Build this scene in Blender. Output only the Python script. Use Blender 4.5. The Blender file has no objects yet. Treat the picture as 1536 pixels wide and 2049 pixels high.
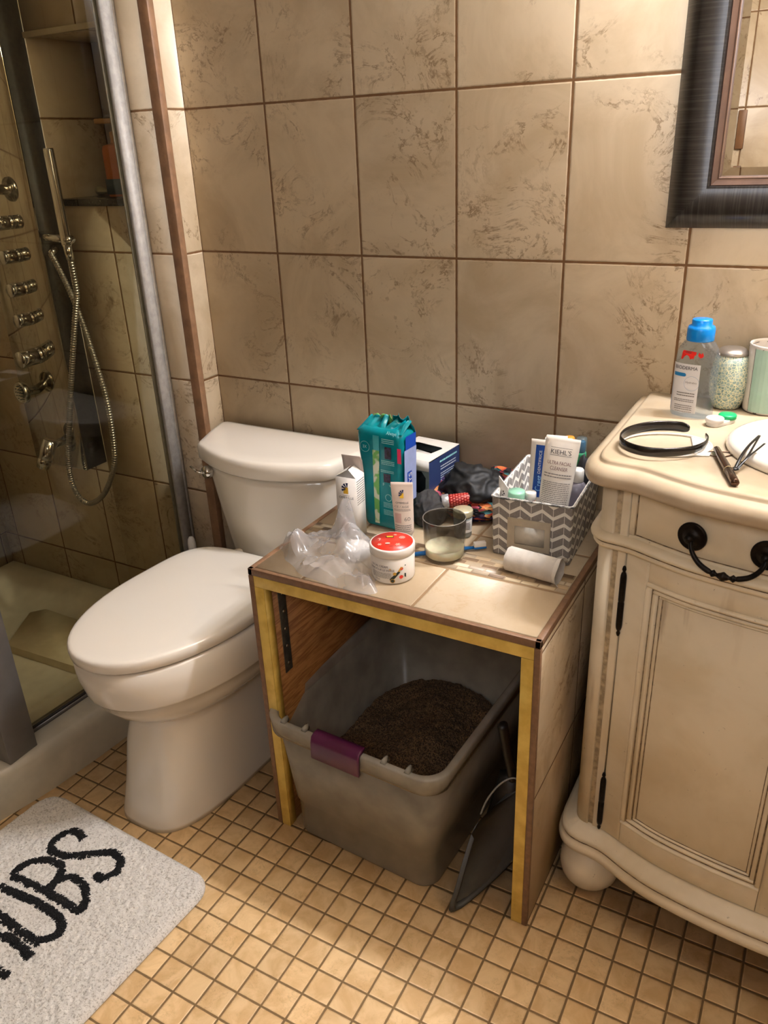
import bpy, bmesh, math, random
from mathutils import Vector, Matrix, noise
random.seed(7)
SC = bpy.context.scene
COL = SC.collection
PI = math.pi
def R(d): return math.radians(d)

# ------------------------------------------------------------------ helpers
def put(o, parent=None):
    COL.objects.link(o)
    if parent is not None: o.parent = parent
    return o
def tag(o, label=None, cat=None, group=None, kind=None):
    if label: o['label'] = label
    if cat: o['category'] = cat
    if group: o['group'] = group
    if kind: o['kind'] = kind
    return o
def thing(name, label, cat, loc=(0, 0, 0), rz=0, group=None, rx=0, ry=0):
    o = bpy.data.objects.new(name, None)
    o.empty_display_size = .05
    COL.objects.link(o)
    o.location = loc; o.rotation_euler = (rx, ry, rz)
    return tag(o, label, cat, group)
def finish(name, bm, mat, parent=None, smooth=38, loc=None):
    if smooth:
        lim = R(smooth)
        for f in bm.faces: f.smooth = True
        for e in bm.edges:
            if len(e.link_faces) == 2:
                try:
                    if e.calc_face_angle() > lim: e.smooth = False
                except Exception: pass
    me = bpy.data.meshes.new(name)
    bm.to_mesh(me); bm.free()
    if mat is not None: me.materials.append(mat)
    o = bpy.data.objects.new(name, me)
    put(o, parent)
    if loc: o.location = loc
    return o
def solid(o, t, off=-1):
    m = o.modifiers.new('solid', 'SOLIDIFY'); m.thickness = t; m.offset = off; return o
def subd(o, n=1):
    m = o.modifiers.new('sub', 'SUBSURF'); m.levels = n; m.render_levels = n; return o

def box(bm, x0, x1, y0, y1, z0, z1, bev=0, seg=2, M=None):
    vs = [bm.verts.new(p) for p in ((x0,y0,z0),(x1,y0,z0),(x1,y1,z0),(x0,y1,z0),(x0,y0,z1),(x1,y0,z1),(x1,y1,z1),(x0,y1,z1))]
    fs = [bm.faces.new([vs[i] for i in q]) for q in ((0,3,2,1),(4,5,6,7),(0,1,5,4),(1,2,6,5),(2,3,7,6),(3,0,4,7))]
    if bev:
        es = list({e for f in fs for e in f.edges})
        r = bmesh.ops.bevel(bm, geom=es, offset=bev, segments=seg, profile=.5, affect='EDGES')
        vs = list({v for f in r['faces'] for v in f.verts} | {v for v in vs if v.is_valid})
    if M is not None:
        for v in vs:
            v.co = M @ v.co
    return vs
def BX(name, d, mat, parent=None, bev=0, seg=2, M=None):
    bm = bmesh.new(); box(bm, *d, bev=bev, seg=seg, M=M)
    return finish(name, bm, mat, parent)
def loft(bm, rings, cap0=True, cap1=True, closed=True):
    vr = [[bm.verts.new(p) for p in r] for r in rings]
    n = len(vr[0])
    for a, b in zip(vr, vr[1:]):
        for i in range(n if closed else n - 1):
            j = (i + 1) % n
            bm.faces.new((a[i], a[j], b[j], b[i]))
    if cap0: bm.faces.new(list(reversed(vr[0])))
    if cap1: bm.faces.new(vr[-1])
    return vr
def lathe(bm, prof, seg=32, M=None, cap0=True, cap1=True, sx=1, sy=1):
    rings = []
    for r, z in prof:
        rings.append([Vector((sx*max(r, 1e-5)*math.cos(2*PI*i/seg), sy*max(r, 1e-5)*math.sin(2*PI*i/seg), z)) for i in range(seg)])
    if M is not None: rings = [[M @ p for p in r] for r in rings]
    return loft(bm, rings, cap0, cap1)
def LA(name, prof, mat, parent=None, seg=32, M=None, cap0=True, cap1=True, sx=1, sy=1, smooth=38):
    bm = bmesh.new(); lathe(bm, prof, seg, M, cap0, cap1, sx, sy)
    return finish(name, bm, mat, parent, smooth)
def catmull(pts, n=6, closed=False):
    P = [Vector(p) for p in pts]; out = []; L = len(P)
    rng = range(L) if closed else range(L - 1)
    for i in rng:
        if closed: a, b, c, d = P[i-1], P[i], P[(i+1) % L], P[(i+2) % L]
        else: a, b, c, d = P[max(i-1, 0)], P[i], P[i+1], P[min(i+2, L-1)]
        for k in range(n):
            t = k / n
            out.append(.5*((2*b)+(c-a)*t+(2*a-5*b+4*c-d)*t*t+(3*b-a-3*c+d)*t*t*t))
    if not closed: out.append(P[-1])
    return out
def tube(bm, pts, r, seg=10, caps=True, flat=1.0, up=None):
    P = [Vector(p) for p in pts]; n = len(P)
    rr = r if isinstance(r, (list, tuple)) else [r]*n
    T = [(P[min(i+1, n-1)] - P[max(i-1, 0)]).normalized() for i in range(n)]
    u = Vector(up) if up else Vector((0, 0, 1))
    if abs(T[0].dot(u)) > .95: u = Vector((1, 0, 0))
    N = (u - T[0]*u.dot(T[0])).normalized(); rings = []
    for i in range(n):
        N = (N - T[i]*N.dot(T[i])).normalized(); B = T[i].cross(N)
        rings.append([P[i] + rr[i]*(math.cos(2*PI*k/seg)*N*flat + math.sin(2*PI*k/seg)*B) for k in range(seg)])
    return loft(bm, rings, caps, caps)
def TU(name, pts, r, mat, parent=None, seg=10, flat=1.0, up=None):
    bm = bmesh.new(); tube(bm, pts, r, seg, True, flat, up)
    return finish(name, bm, mat, parent, 50)
def axisM(p, d):
    """matrix whose local z points along d from p"""
    z = Vector(d).normalized(); x = Vector((0, 0, 1)).cross(z)
    if x.length < 1e-4: x = Vector((1, 0, 0))
    x.normalize(); y = z.cross(x)
    return Matrix((( x.x, y.x, z.x, p[0]), (x.y, y.y, z.y, p[1]), (x.z, y.z, z.z, p[2]), (0, 0, 0, 1)))
def rrect(hx, hy, r, n=5, cx=0, cy=0):
    out = []
    for sx, sy, a in ((1, 1, 0), (-1, 1, 90), (-1, -1, 180), (1, -1, 270)):
        for k in range(n + 1):
            t = R(a + 90*k/n)
            out.append((cx + sx*(hx-r) + r*math.cos(t), cy + sy*(hy-r) + r*math.sin(t)))
    return out
def grid(bm, nu, nv, fn):
    V = [[bm.verts.new(fn(i/nu, j/nv)) for i in range(nu+1)] for j in range(nv+1)]
    for j in range(nv):
        for i in range(nu):
            bm.faces.new((V[j][i], V[j][i+1], V[j+1][i+1], V[j+1][i]))
    return V
def poly_in(p, poly):
    c = False; j = len(poly)-1
    for i in range(len(poly)):
        a, b = poly[i], poly[j]
        if (a[1] > p[1]) != (b[1] > p[1]) and p[0] < (b[0]-a[0])*(p[1]-a[1])/(b[1]-a[1])+a[0]: c = not c
        j = i
    return c
def nz(p, s=1, seed=0): return noise.noise(Vector((p[0]*s+seed*7.3, p[1]*s+seed*3.1, p[2]*s+seed*5.7)))

# ------------------------------------------------------------------ materials
def lin(c):
    o = []
    for v in c[:3]:
        v /= 255.0
        o.append(v/12.92 if v <= .04045 else ((v+.055)/1.055)**2.4)
    return (*o, 1)
class NT:
    def __init__(s, name):
        s.m = bpy.data.materials.new(name); s.m.use_nodes = True
        s.t = s.m.node_tree; s.t.nodes.clear()
        s.out = s.t.nodes.new('ShaderNodeOutputMaterial')
        s.bs = s.t.nodes.new('ShaderNodeBsdfPrincipled')
        s.t.links.new(s.bs.outputs[0], s.out.inputs[0])
    def n(s, ty, **kw):
        nd = s.t.nodes.new(ty)
        for k, v in kw.items(): setattr(nd, k, v)
        return nd
    def put(s, sock, v):
        if isinstance(v, bpy.types.NodeSocket): s.t.links.new(v, sock)
        elif v is not None: sock.default_value = v
    def ma(s, op, a, b=None, c=None, clamp=False):
        nd = s.n('ShaderNodeMath', operation=op, use_clamp=clamp)
        s.put(nd.inputs[0], a); s.put(nd.inputs[1], b)
        if c is not None: s.put(nd.inputs[2], c)
        return nd.outputs[0]
    def mr(s, v, a, b, c=0., d=1., smooth=True):
        nd = s.n('ShaderNodeMapRange'); nd.interpolation_type = 'SMOOTHSTEP' if smooth else 'LINEAR'
        for i, x in enumerate((v, a, b, c, d)): s.put(nd.inputs[i], x)
        return nd.outputs[0]
    def mix(s, f, a, b, mode='MIX'):
        nd = s.n('ShaderNodeMix', data_type='RGBA', blend_type=mode)
        s.put(nd.inputs[0], f); s.put(nd.inputs[6], a); s.put(nd.inputs[7], b)
        return nd.outputs[2]
    def noise(s, vec, sc, det=3, ro=.5, dist=0.):
        nd = s.n('ShaderNodeTexNoise'); s.put(nd.inputs['Vector'], vec)
        nd.inputs['Scale'].default_value = sc; nd.inputs['Detail'].default_value = det
        nd.inputs['Roughness'].default_value = ro; nd.inputs['Distortion'].default_value = dist
        return nd.outputs[0]
    def obj(s): return s.n('ShaderNodeTexCoord').outputs['Object']
    def pos(s): return s.n('ShaderNodeNewGeometry').outputs['Position']
    def nor(s): return s.n('ShaderNodeTexCoord').outputs['Normal']
    def sep(s, v):
        nd = s.n('ShaderNodeSeparateXYZ'); s.put(nd.inputs[0], v); return nd.outputs
    def comb(s, x, y, z):
        nd = s.n('ShaderNodeCombineXYZ')
        for i, v in enumerate((x, y, z)): s.put(nd.inputs[i], v)
        return nd.outputs[0]
    def vm(s, op, a, b):
        nd = s.n('ShaderNodeVectorMath', operation=op); s.put(nd.inputs[0], a); s.put(nd.inputs[1], b); return nd.outputs[0]
    def bump(s, h, st=.3, dist=.002):
        nd = s.n('ShaderNodeBump'); nd.inputs['Strength'].default_value = st; nd.inputs['Distance'].default_value = dist
        s.put(nd.inputs['Height'], h); s.t.links.new(nd.outputs[0], s.bs.inputs['Normal'])
    def set(s, col=None, rough=None, metal=None, spec=None, **kw):
        if col is not None: s.put(s.bs.inputs['Base Color'], col)
        if rough is not None: s.put(s.bs.inputs['Roughness'], rough)
        if metal is not None: s.put(s.bs.inputs['Metallic'], metal)
        if spec is not None: s.put(s.bs.inputs['Specular IOR Level'], spec)
        for k, v in kw.items(): s.put(s.bs.inputs[k.replace('_', ' ')], v)
        return s.m
_M = {}
def pm(name, col, rough=.5, metal=0., var=.06, sc=25, bump=0., bsc=200, coat=0, sss=0):
    """plain surface with a little procedural variation"""
    if name in _M: return _M[name]
    s = NT(name); p = s.obj()
    a = lin(col); d = tuple(max(0, v*(1-2.2*var)) for v in a[:3]) + (1,)
    f = s.noise(p, sc, 4, .6)
    s.set(s.mix(s.mr(f, .35, .65), a, d), rough, metal)
    if bump: s.bump(s.noise(p, bsc, 3), bump, .001)
    if coat: s.bs.inputs['Coat Weight'].default_value = coat
    if sss:
        s.bs.inputs['Subsurface Weight'].default_value = sss; s.bs.inputs['Subsurface Scale'].default_value = .01
    _M[name] = s.m; return s.m
def see(name, tint=(255, 255, 255), rough=.02, ior=1.45, body=None, bodyw=0., trans=None):
    """thin clear pane or plastic film: see-through plus surface reflection, plus optional milky body"""
    if name in _M: return _M[name]
    s = NT(name); s.t.nodes.remove(s.bs)
    tr = s.n('ShaderNodeBsdfTransparent'); tr.inputs[0].default_value = lin(tint)
    cur = tr.outputs[0]
    if body:
        df = s.n('ShaderNodeBsdfDiffuse'); df.inputs[0].default_value = lin(body)
        tl = s.n('ShaderNodeBsdfTranslucent'); tl.inputs[0].default_value = lin(body)
        m1 = s.n('ShaderNodeMixShader'); m1.inputs[0].default_value = .45
        s.put(m1.inputs[1], df.outputs[0]); s.put(m1.inputs[2], tl.outputs[0])
        m2 = s.n('ShaderNodeMixShader')
        w = s.mr(s.noise(s.obj(), 18, 3), .2, .8, bodyw*.8, min(1, bodyw*1.2))
        s.put(m2.inputs[0], w); s.put(m2.inputs[1], cur); s.put(m2.inputs[2], m1.outputs[0]); cur = m2.outputs[0]
    gl = s.n('ShaderNodeBsdfGlossy'); gl.inputs['Roughness'].default_value = rough
    fr = s.n('ShaderNodeFresnel'); fr.inputs[0].default_value = ior
    mx = s.n('ShaderNodeMixShader'); bf = s.n('ShaderNodeNewGeometry').outputs['Backfacing']; s.put(mx.inputs[0], s.ma('MULTIPLY', fr.outputs[0], s.ma('SUBTRACT', 1., bf))); s.put(mx.inputs[1], cur); s.put(mx.inputs[2], gl.outputs[0])
    s.put(s.out.inputs[0], mx.outputs[0]); _M[name] = s.m; return s.m

WX0, WZ0, TW, TH = -.0085, 1.1193, .2192, .3003
def tile_mat(name, W, H, g, base, dark, vein, grout, u0, v0, horizontal=False, ysh=0., veins=1., tone=.1, rough=.38, nsc=1., bm=.5):
    s = NT(name); P = s.sep(s.pos()); N = s.sep(s.n('ShaderNodeNewGeometry').outputs['True Normal'])
    if horizontal: u, v = P[0], P[1]
    else:
        sx = s.ma('GREATER_THAN', s.ma('ABSOLUTE', N[0]), .5)
        sz = s.ma('GREATER_THAN', s.ma('ABSOLUTE', N[2]), .5)
        u = s.ma('ADD', s.ma('MULTIPLY', s.ma('SUBTRACT', P[1], ysh), sx), s.ma('MULTIPLY', P[0], s.ma('SUBTRACT', 1., sx)))
        v = s.ma('ADD', s.ma('MULTIPLY', P[1], sz), s.ma('MULTIPLY', P[2], s.ma('SUBTRACT', 1., sz)))
    uu = s.ma('DIVIDE', s.ma('SUBTRACT', u, u0), W); vv = s.ma('DIVIDE', s.ma('SUBTRACT', v, v0), H)
    iu = s.ma('FLOOR', uu); iv = s.ma('FLOOR', vv)
    fu = s.ma('FRACT', uu); fv = s.ma('FRACT', vv)
    du = s.ma('MULTIPLY', s.ma('MINIMUM', fu, s.ma('SUBTRACT', 1., fu)), W)
    dv = s.ma('MULTIPLY', s.ma('MINIMUM', fv, s.ma('SUBTRACT', 1., fv)), H)
    wob = s.ma('MULTIPLY', s.ma('SUBTRACT', s.noise(s.comb(u, v, 0.), 60, 2), .5), g*.35)
    d = s.ma('ADD', s.ma('MINIMUM', du, dv), wob)
    mask = s.mr(d, g*.5-.0004, g*.5+.0007)
    wn = s.n('ShaderNodeTexWhiteNoise', noise_dimensions='2D'); s.put(wn.inputs[0], s.comb(iu, iv, 0.))
    off = s.vm('MULTIPLY', wn.outputs['Color'], (9., 7., 5.))
    q = s.vm('ADD', s.comb(s.ma('MULTIPLY', u, nsc), s.ma('MULTIPLY', v, nsc), 0.), off)
    n1 = s.noise(q, 5, 6, .62, .7); n2 = s.noise(q, 8.5, 8, .7, 1.0); n3 = s.noise(q, 4.2, 3, .5, .5); n4 = s.noise(q, 48, 4, .65)
    vn = s.ma('MULTIPLY', s.mr(s.ma('ABSOLUTE', s.ma('SUBTRACT', n2, .5)), 0., .030, 1., 0.), s.mr(n3, .47, .60))
    vn = s.ma('MULTIPLY', vn, s.mr(n4, .38, .60, .08, 1.))
    c = s.mix(s.mr(n1, .35, .68), lin(base), lin(dark))
    c = s.mix(s.ma('MULTIPLY', vn, .8*veins), c, lin(vein))
    spk = s.ma('MULTIPLY', s.mr(s.noise(q, 70, 3), .60, .68), s.mr(n3, .5, .65))
    c = s.mix(s.ma('MULTIPLY', spk, .4*veins), c, lin(vein))
    tn = s.ma('ADD', 1.-tone*.6, s.ma('MULTIPLY', wn.outputs['Value'], tone))
    hs = s.n('ShaderNodeHueSaturation'); s.put(hs.inputs['Color'], c); s.put(hs.inputs['Value'], tn)
    c = s.mix(mask, lin(grout), hs.outputs[0])
    s.set(c, s.mr(mask, 0., 1., .85, rough))
    h = s.ma('ADD', s.mr(d, g*.5-.0006, g*.5+.0025), s.ma('MULTIPLY', n1, .12))
    s.bump(h, bm, .0022)
    return s.m
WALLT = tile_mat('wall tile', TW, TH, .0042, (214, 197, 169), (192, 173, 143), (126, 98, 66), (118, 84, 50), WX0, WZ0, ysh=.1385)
MOS = .0508
FLOORT = tile_mat('floor mosaic', MOS, MOS, .0036, (228, 195, 146), (206, 169, 118), (150, 114, 72), (118, 92, 58), .9262, -.613, True, 0., .45, .16, .45, 4.)
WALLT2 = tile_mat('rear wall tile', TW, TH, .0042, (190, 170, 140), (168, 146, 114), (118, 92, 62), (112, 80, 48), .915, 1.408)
CEIL = pm('ceiling paint', (236, 230, 220), .8)
PORC = NT('porcelain'); PORC.set(PORC.mix(PORC.noise(PORC.obj(), 3, 2), lin((226, 219, 206)), lin((219, 211, 197))), .1); PORC.bs.inputs['Coat Weight'].default_value = .4; PORC.bs.inputs['Coat Roughness'].default_value = .04; PORC = PORC.m
ACRY = pm('shower tray acrylic', (196, 188, 168), .32, var=.1, sc=6)
CHROME = pm('chrome', (205, 203, 198), .1, 1., var=.02)
ALU = pm('brushed aluminium', (172, 168, 162), .62, .3, var=.08, sc=60)
POSTM = pm('grey metal jamb', (128, 124, 120), .38, .55, var=.06, sc=12)
DARKM = pm('dark iron', (30, 24, 20), .42, .7, var=.3, sc=120, bump=.3, bsc=300)
BROWN = pm('brown edge trim', (128, 96, 70), .5, var=.1, sc=80)
WOODTRIM = pm('brown corner trim', (140, 106, 78), .5, var=.12, sc=30)
WHITEP = pm('white plastic', (222, 218, 210), .35, var=.02)

# ------------------------------------------------------------------ room shell
def struct(name, d, mat, bev=0, label=None):
    o = BX(name, d, mat, None, bev); o['kind'] = 'structure'
    if label: o['label'] = label
    return o
def boxes(name, lst, mat):
    bm = bmesh.new()
    for d in lst: box(bm, *d)
    o = finish(name, bm, mat, None); o['kind'] = 'structure'; return o
LX, RX_, RY, ZC = -.945, 2.05, -2.0, 2.4
struct('floor', (LX-.1, RX_+.1, RY-.1, .1, -.06, 0), FLOORT)
struct('ceiling', (LX-.1, RX_+.1, RY-.1, .2, ZC, ZC+.06), CEIL)
struct('wall_back', (-.008, RX_, 0, .1, 0, ZC), WALLT)
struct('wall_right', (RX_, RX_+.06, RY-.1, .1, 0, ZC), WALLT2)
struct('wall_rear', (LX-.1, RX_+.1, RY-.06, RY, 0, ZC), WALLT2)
struct('wall_left', (LX-.06, LX, RY, .2, 0, ZC), WALLT)
NX0, NX1, NZ0, NZ1, SY = -.395, -.149, 1.237, 1.588, -.066
boxes('wall_shower', [(LX, NX0, SY, .2, 0, ZC), (NX1, -.034, SY, .2, 0, ZC), (NX0, NX1, SY, .2, 0, NZ0-.012),
      (NX0, NX1, SY, .2, NZ1, ZC), (NX0, NX1, .13, .2, NZ0-.012, NZ1), (-.034, -.008, -.058, .2, 0, ZC)], WALLT)
struct('trim_1', (-.0345, -.006, SY-.008, SY+.012, .1, ZC), WOODTRIM, .003, 'brown wooden corner strip down the edge of the shower wall')
GRAN = NT('dark granite'); v = GRAN.noise(GRAN.obj(), 260, 2)
GRAN.set(GRAN.mix(GRAN.mr(v, .6, .72), lin((34, 34, 32)), lin((120, 122, 112))), .25)
struct('trim_2', (NX0, NX1, SY-.004, .13, NZ0-.012, NZ0+.004), GRAN.m, .002, 'dark speckled granite sill of the shower niche')
NTRIM = pm('niche edge trim', (186, 170, 140), .45)
struct('trim_3', (NX0-.006, NX1+.006, SY-.004, SY+.006, NZ1-.004, NZ1+.008), NTRIM, .001, 'pale edge strip along the top of the shower niche')
struct('trim_4', (NX1-.003, NX1+.004, SY-.004, SY+.006, NZ0, NZ1), NTRIM, .001, 'thin pale edge strip up the right side of the niche')
SLOT = pm('brown wood', (122, 84, 50), .5, sc=40)
struct('trim_5', (.896, .924, RY-.002, RY+.012, 1.27, 1.40), SLOT, .002, 'short brown wooden strip on the rear wall, seen in the mirror')
struct('trim_6', (.90, .926, RY-.002, RY+.012, 1.10, 1.212), SLOT, .002, 'lower brown wooden strip on the rear wall, seen in the mirror')

# ------------------------------------------------------------------ shower
tray = thing('shower_tray', 'cream acrylic shower tray with a raised rounded curb beside the toilet', 'shower tray', (-.5, -.7, 0))
def W2(o): return o
def curbx(y):
    pts = [(-.06, -.03), (-.35, -.043), (-.465, -.052), (-.55, -.058), (-.68, -.073), (-.79, -.098), (-.93, -.14), (-1.1, -.2), (-1.3, -.29)]
    for (a, xa), (b, xb) in zip(pts, pts[1:]):
        if b <= y <= a: return xa + (xb-xa)*(y-a)/(b-a)
    return pts[0][1] if y > -.06 else pts[-1][1]
bm = bmesh.new(); rings = []
prof = [(0, 0), (0, .085), (-.003, .1), (-.010, .110), (-.022, .115), (-.09, .113), (-.10, .108), (-.108, .09), (-.115, .06), (-.135, .045), (-.17, .036)]
for k in range(34):
    y = -.067 - k*.0375; x = curbx(y)
    rings.append([(x+a+.5, y+.7, z) for a, z in prof])
loft(bm, rings, False, False, closed=False)
finish('curb', bm, ACRY, tray)
bm = bmesh.new()
def basin(u, v):
    x = LX+.002 + u*(-.14-LX); y = -.067 - v*1.25
    d = min(x-LX, -.067-y)
    z = .032 + .08*(1-min(1, max(0, (d-.03)/.11)))**1.6 + .004*math.sin(u*3)
    return (x+.5, y+.7, min(z, .112))
grid(bm, 50, 80, basin)
finish('basin', bm, ACRY, tray, 60)
CREAM = pm('cream plastic panel', (222, 210, 176), .4, var=.05)
bm = bmesh.new()
pg = [(-.60, -.372), (-.37, -.362), (-.22, -.355), (-.22, -.19), (-.50, -.185), (-.66, -.185), (-.69, -.22)]
loft(bm, [[(x+.5, y+.7, z) for x, y in pg] for z in (.03, .06, .062)], False, True)
finish('drain_cover', bm, CREAM, tray)

scr = thing('shower_screen', 'clear fixed glass shower screen in a brushed aluminium wall channel', 'shower screen', (-.12, -.07, .115), R(0))
GA, GB = Vector((-.122, -.07, 0)), Vector((-.156, -.70, 0))
def slab(bm, A, B, th, z0, z1, off=0):
    d = (B-A).normalized(); n = Vector((d.y, -d.x, 0))
    q = [A+n*(off-th/2), A+n*(off+th/2), B+n*(off+th/2), B+n*(off-th/2)]
    o = scr.location
    loft(bm, [[(p.x-o.x, p.y-o.y, z-o.z) for p in q] for z in (z0, z1)])
bm = bmesh.new(); slab(bm, GA, GB, .008, .116, 1.95)
finish('glass_pane', bm, see('shower glass', (236, 234, 223), .0, 1.5), scr, 0)
bm = bmesh.new()
for off, th in ((.0075, .004), (-.0105, .011)): slab(bm, GA+Vector((0, .004, 0)), GA+(GB-GA).normalized()*.032, th, .116, 1.95, off)
slab(bm, GA+Vector((0, .004, 0)), GA+(GB-GA).normalized()*.004, .028, .116, 1.95, -.004)
finish('wall_channel', bm, ALU, scr)
bm = bmesh.new(); slab(bm, GA, GB, .022, .1135, .124); finish('bottom_rail', bm, POSTM, scr)
bm = bmesh.new(); slab(bm, GA, GB, .004, .124, .13, -.009); finish('rubber_seal', bm, pm('black rubber', (24, 20, 18), .6), scr)
jam = BX('shower_jamb', (-.165, -.098, -.738, -.664, .112, 1.95), POSTM, None, .003)
tag(jam, 'wide grey metal upright jamb standing on the shower curb at left edge', 'door jamb')

# shower column with knobs and jets
spn = thing('shower_column', 'polished metal shower column panel with knobs, jets and a spout', 'shower panel', (-.5, SY, .55))
PX0, PX1, PY = -.600, -.396, -.138
def L(o, parent=spn):
    return o
def rel(p, c=(-.5, SY, .55)): return (p[0]-c[0], p[1]-c[1], p[2]-c[2])
MIRR = pm('polished steel', (178, 172, 158), .05, 1., var=.02)
PSIDE = pm('dark steel side', (58, 54, 46), .55, .2, var=.2, sc=120)
a = rel((PX0, PY, .55)); b = rel((PX1, SY, 1.75))
BX('side_housing', (a[0]+.004, b[0]-.0015, a[1]+.003, b[1], a[2], b[2]), PSIDE, spn)
BX('face_plate', (a[0], b[0], a[1], a[1]+.004, a[2]-.001, b[2]), MIRR, spn, .0012)
def knob(z, r, ln, x=-.492):
    M = axisM(rel((x, PY, z)), (0, -1, 0))
    k = LA('knob', [(r*1.0, 0), (r, ln*.12), (r*.9, ln*.14), (r*.9, ln*.2), (r, ln*.22), (r, ln*.96), (r*.94, ln), (0, ln)], CHROME, spn, 28, M)
    bm = bmesh.new()
    M2 = M @ Matrix.Translation((r*.5, r*.85, ln*.6))
    lathe(bm, [(.0035, 0), (.0035, .006), (.002, .008)], 10, M2); finish('pin', bm, CHROME, k)
for z in (1.193, 1.114, 1.034, .958): knob(z, .0165, .044)
knob(.862, .0215, .062)
for x, z in ((-.5, 1.268), (-.53, .765)):
    M = axisM(rel((x, PY, z)), (-.15, -1, .05))
    j = LA('body_jet', [(.012, 0), (.012, .022), (.017, .03), (.029, .036), (.030, .048), (.027, .052), (.024, .0505), (0, .0505)], CHROME, spn, 28, M)
    bm = bmesh.new()
    for k in range(19):
        rr = .0 if k == 0 else (.009 if k < 7 else .018); an = k*PI/3 if k < 7 else k*PI/6
        lathe(bm, [(.0014, .0505), (.0012, .0525)], 6, M @ Matrix.Translation((rr*math.cos(an), rr*math.sin(an), 0)))
    finish('nozzles', bm, pm('grey rubber', (96, 96, 94), .6), j)
spt = LA('spout', [(.0195, 0), (.0195, .052), (.018, .054), (.018, .057), (.0195, .059), (.0195, .072), (.0165, .074), (.0165, .083), (.014, .083), (.013, .07), (0, .07)], CHROME, spn, 28, axisM(rel((-.473, -.175, .640)), (-.3, -.28, -.9)))
TU('spout_arm', [rel(p) for p in ((-.47, PY, .625), (-.47, -.165, .625), (-.478, -.182, .618))], .011, CHROME, spn, 14)
TU('hose_outlet', [rel(p) for p in ((-.396, -.105, 1.13), (-.382, -.112, 1.128), (-.376, -.13, 1.12))], .008, CHROME, spn, 12)
TU('bracket', [rel(p) for p in ((-.398, -.12, 1.166), (-.33, -.165, 1.163), (-.228, -.19, 1.162))], [.011, .0115, .0125], CHROME, spn, 14, .75)
hs = thing('hand_shower', 'slim chrome stick hand shower with a long looping metal hose', 'hand shower', (-.24, -.19, 1.16))
def rh(p): return (p[0]+.24, p[1]+.19, p[2]-1.16)
bm = bmesh.new()
q = rrect(.0105, .0075, .003, 3)
w0, w1 = Vector((-.2405, -.192, 1.145)), Vector((-.243, -.19, 1.353))
loft(bm, [[(rh(w0.lerp(w1, t))[0]+x*s, rh(w0.lerp(w1, t))[1]+y*s, rh(w0.lerp(w1, t))[2]) for x, y in q] for t, s in ((0, .8), (.03, 1), (.98, 1), (1, .92))])
finish('wand', bm, CHROME, hs)
hp = [(-.2405, -.192, 1.146), (-.2425, -.188, 1.12), (-.258, -.175, 1.05), (-.2705, -.17, 1.021), (-.289, -.17, .973), (-.316, -.17, .90), (-.346, -.17, .818), (-.38, -.17, .72), (-.414, -.17, .618), (-.43, -.17, .543), (-.417, -.17, .486), (-.372, -.17, .468), (-.304, -.17, .513), (-.251, -.168, .6), (-.239, -.165, .684), (-.243, -.16, .776), (-.262, -.155, .864), (-.285, -.15, .949), (-.315, -.145, 1.03), (-.35, -.138, 1.09), (-.376, -.13, 1.12)]
cp = catmull(hp, 64)
bm = bmesh.new()
L0 = 0; rads = []
for i, p in enumerate(cp):
    if i: L0 += (p-cp[i-1]).length
    rads.append(.0067 + .0011*math.sin(L0*2*PI/.0068))
tube(bm, [rh(p) for p in cp], rads, 10)
HOSE = pm('hose steel', (170, 166, 156), .28, 1., var=.05)
finish('hose', bm, HOSE, hs, 80)
TU('hose_nut', [rh(p) for p in ((-.2405, -.192, 1.152), (-.242, -.189, 1.118))], .0095, CHROME, hs, 8)

# niche contents
sb = thing('soap_bottle', 'orange pump bottle standing on the dark niche shelf behind glass', 'bottle', (-.262, .03, NZ0+.004), R(20))
PEACH = pm('orange liquid soap', (190, 112, 62), .3); 
bm = bmesh.new(); loft(bm, [[(x*s, y*s, z) for x, y in rrect(.033, .02, .008)] for z, s in ((0, .96), (.004, 1), (.105, 1), (.114, .92), (.118, .5))]); finish('body', bm, PEACH, sb)
LA('collar', [(.013, .118), (.013, .143), (.007, .146), (.005, .146), (.005, .166), (0, .166)], pm('tan pump', (182, 138, 84), .35), sb, 20)
bm = bmesh.new(); box(bm, -.045, .012, -.008, .008, .162, .174, .003); finish('pump_head', bm, pm('tan pump', (182, 138, 84)), sb)
BX('label', (-.0335, .0335, -.0206, .0206, .005, .04), pm('blue grey label', (86, 104, 110), .5), sb)
tb = thing('cream_tube', 'small pale tube lying on the niche shelf beside the orange bottle', 'tube', (-.338, .03, NZ0+.0165), R(-35))
bm = bmesh.new(); loft(bm, [[(x, a*math.cos(2*PI*k/14), b*math.sin(2*PI*k/14)) for k in range(14)] for x, a, b in ((-.045, .010, .010), (-.03, .0105, .0105), (-.028, .012, .0115), (.0, .013, .009), (.045, .016, .001))])
finish('body', bm, pm('pale tube plastic', (176, 170, 140), .4), tb)

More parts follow.
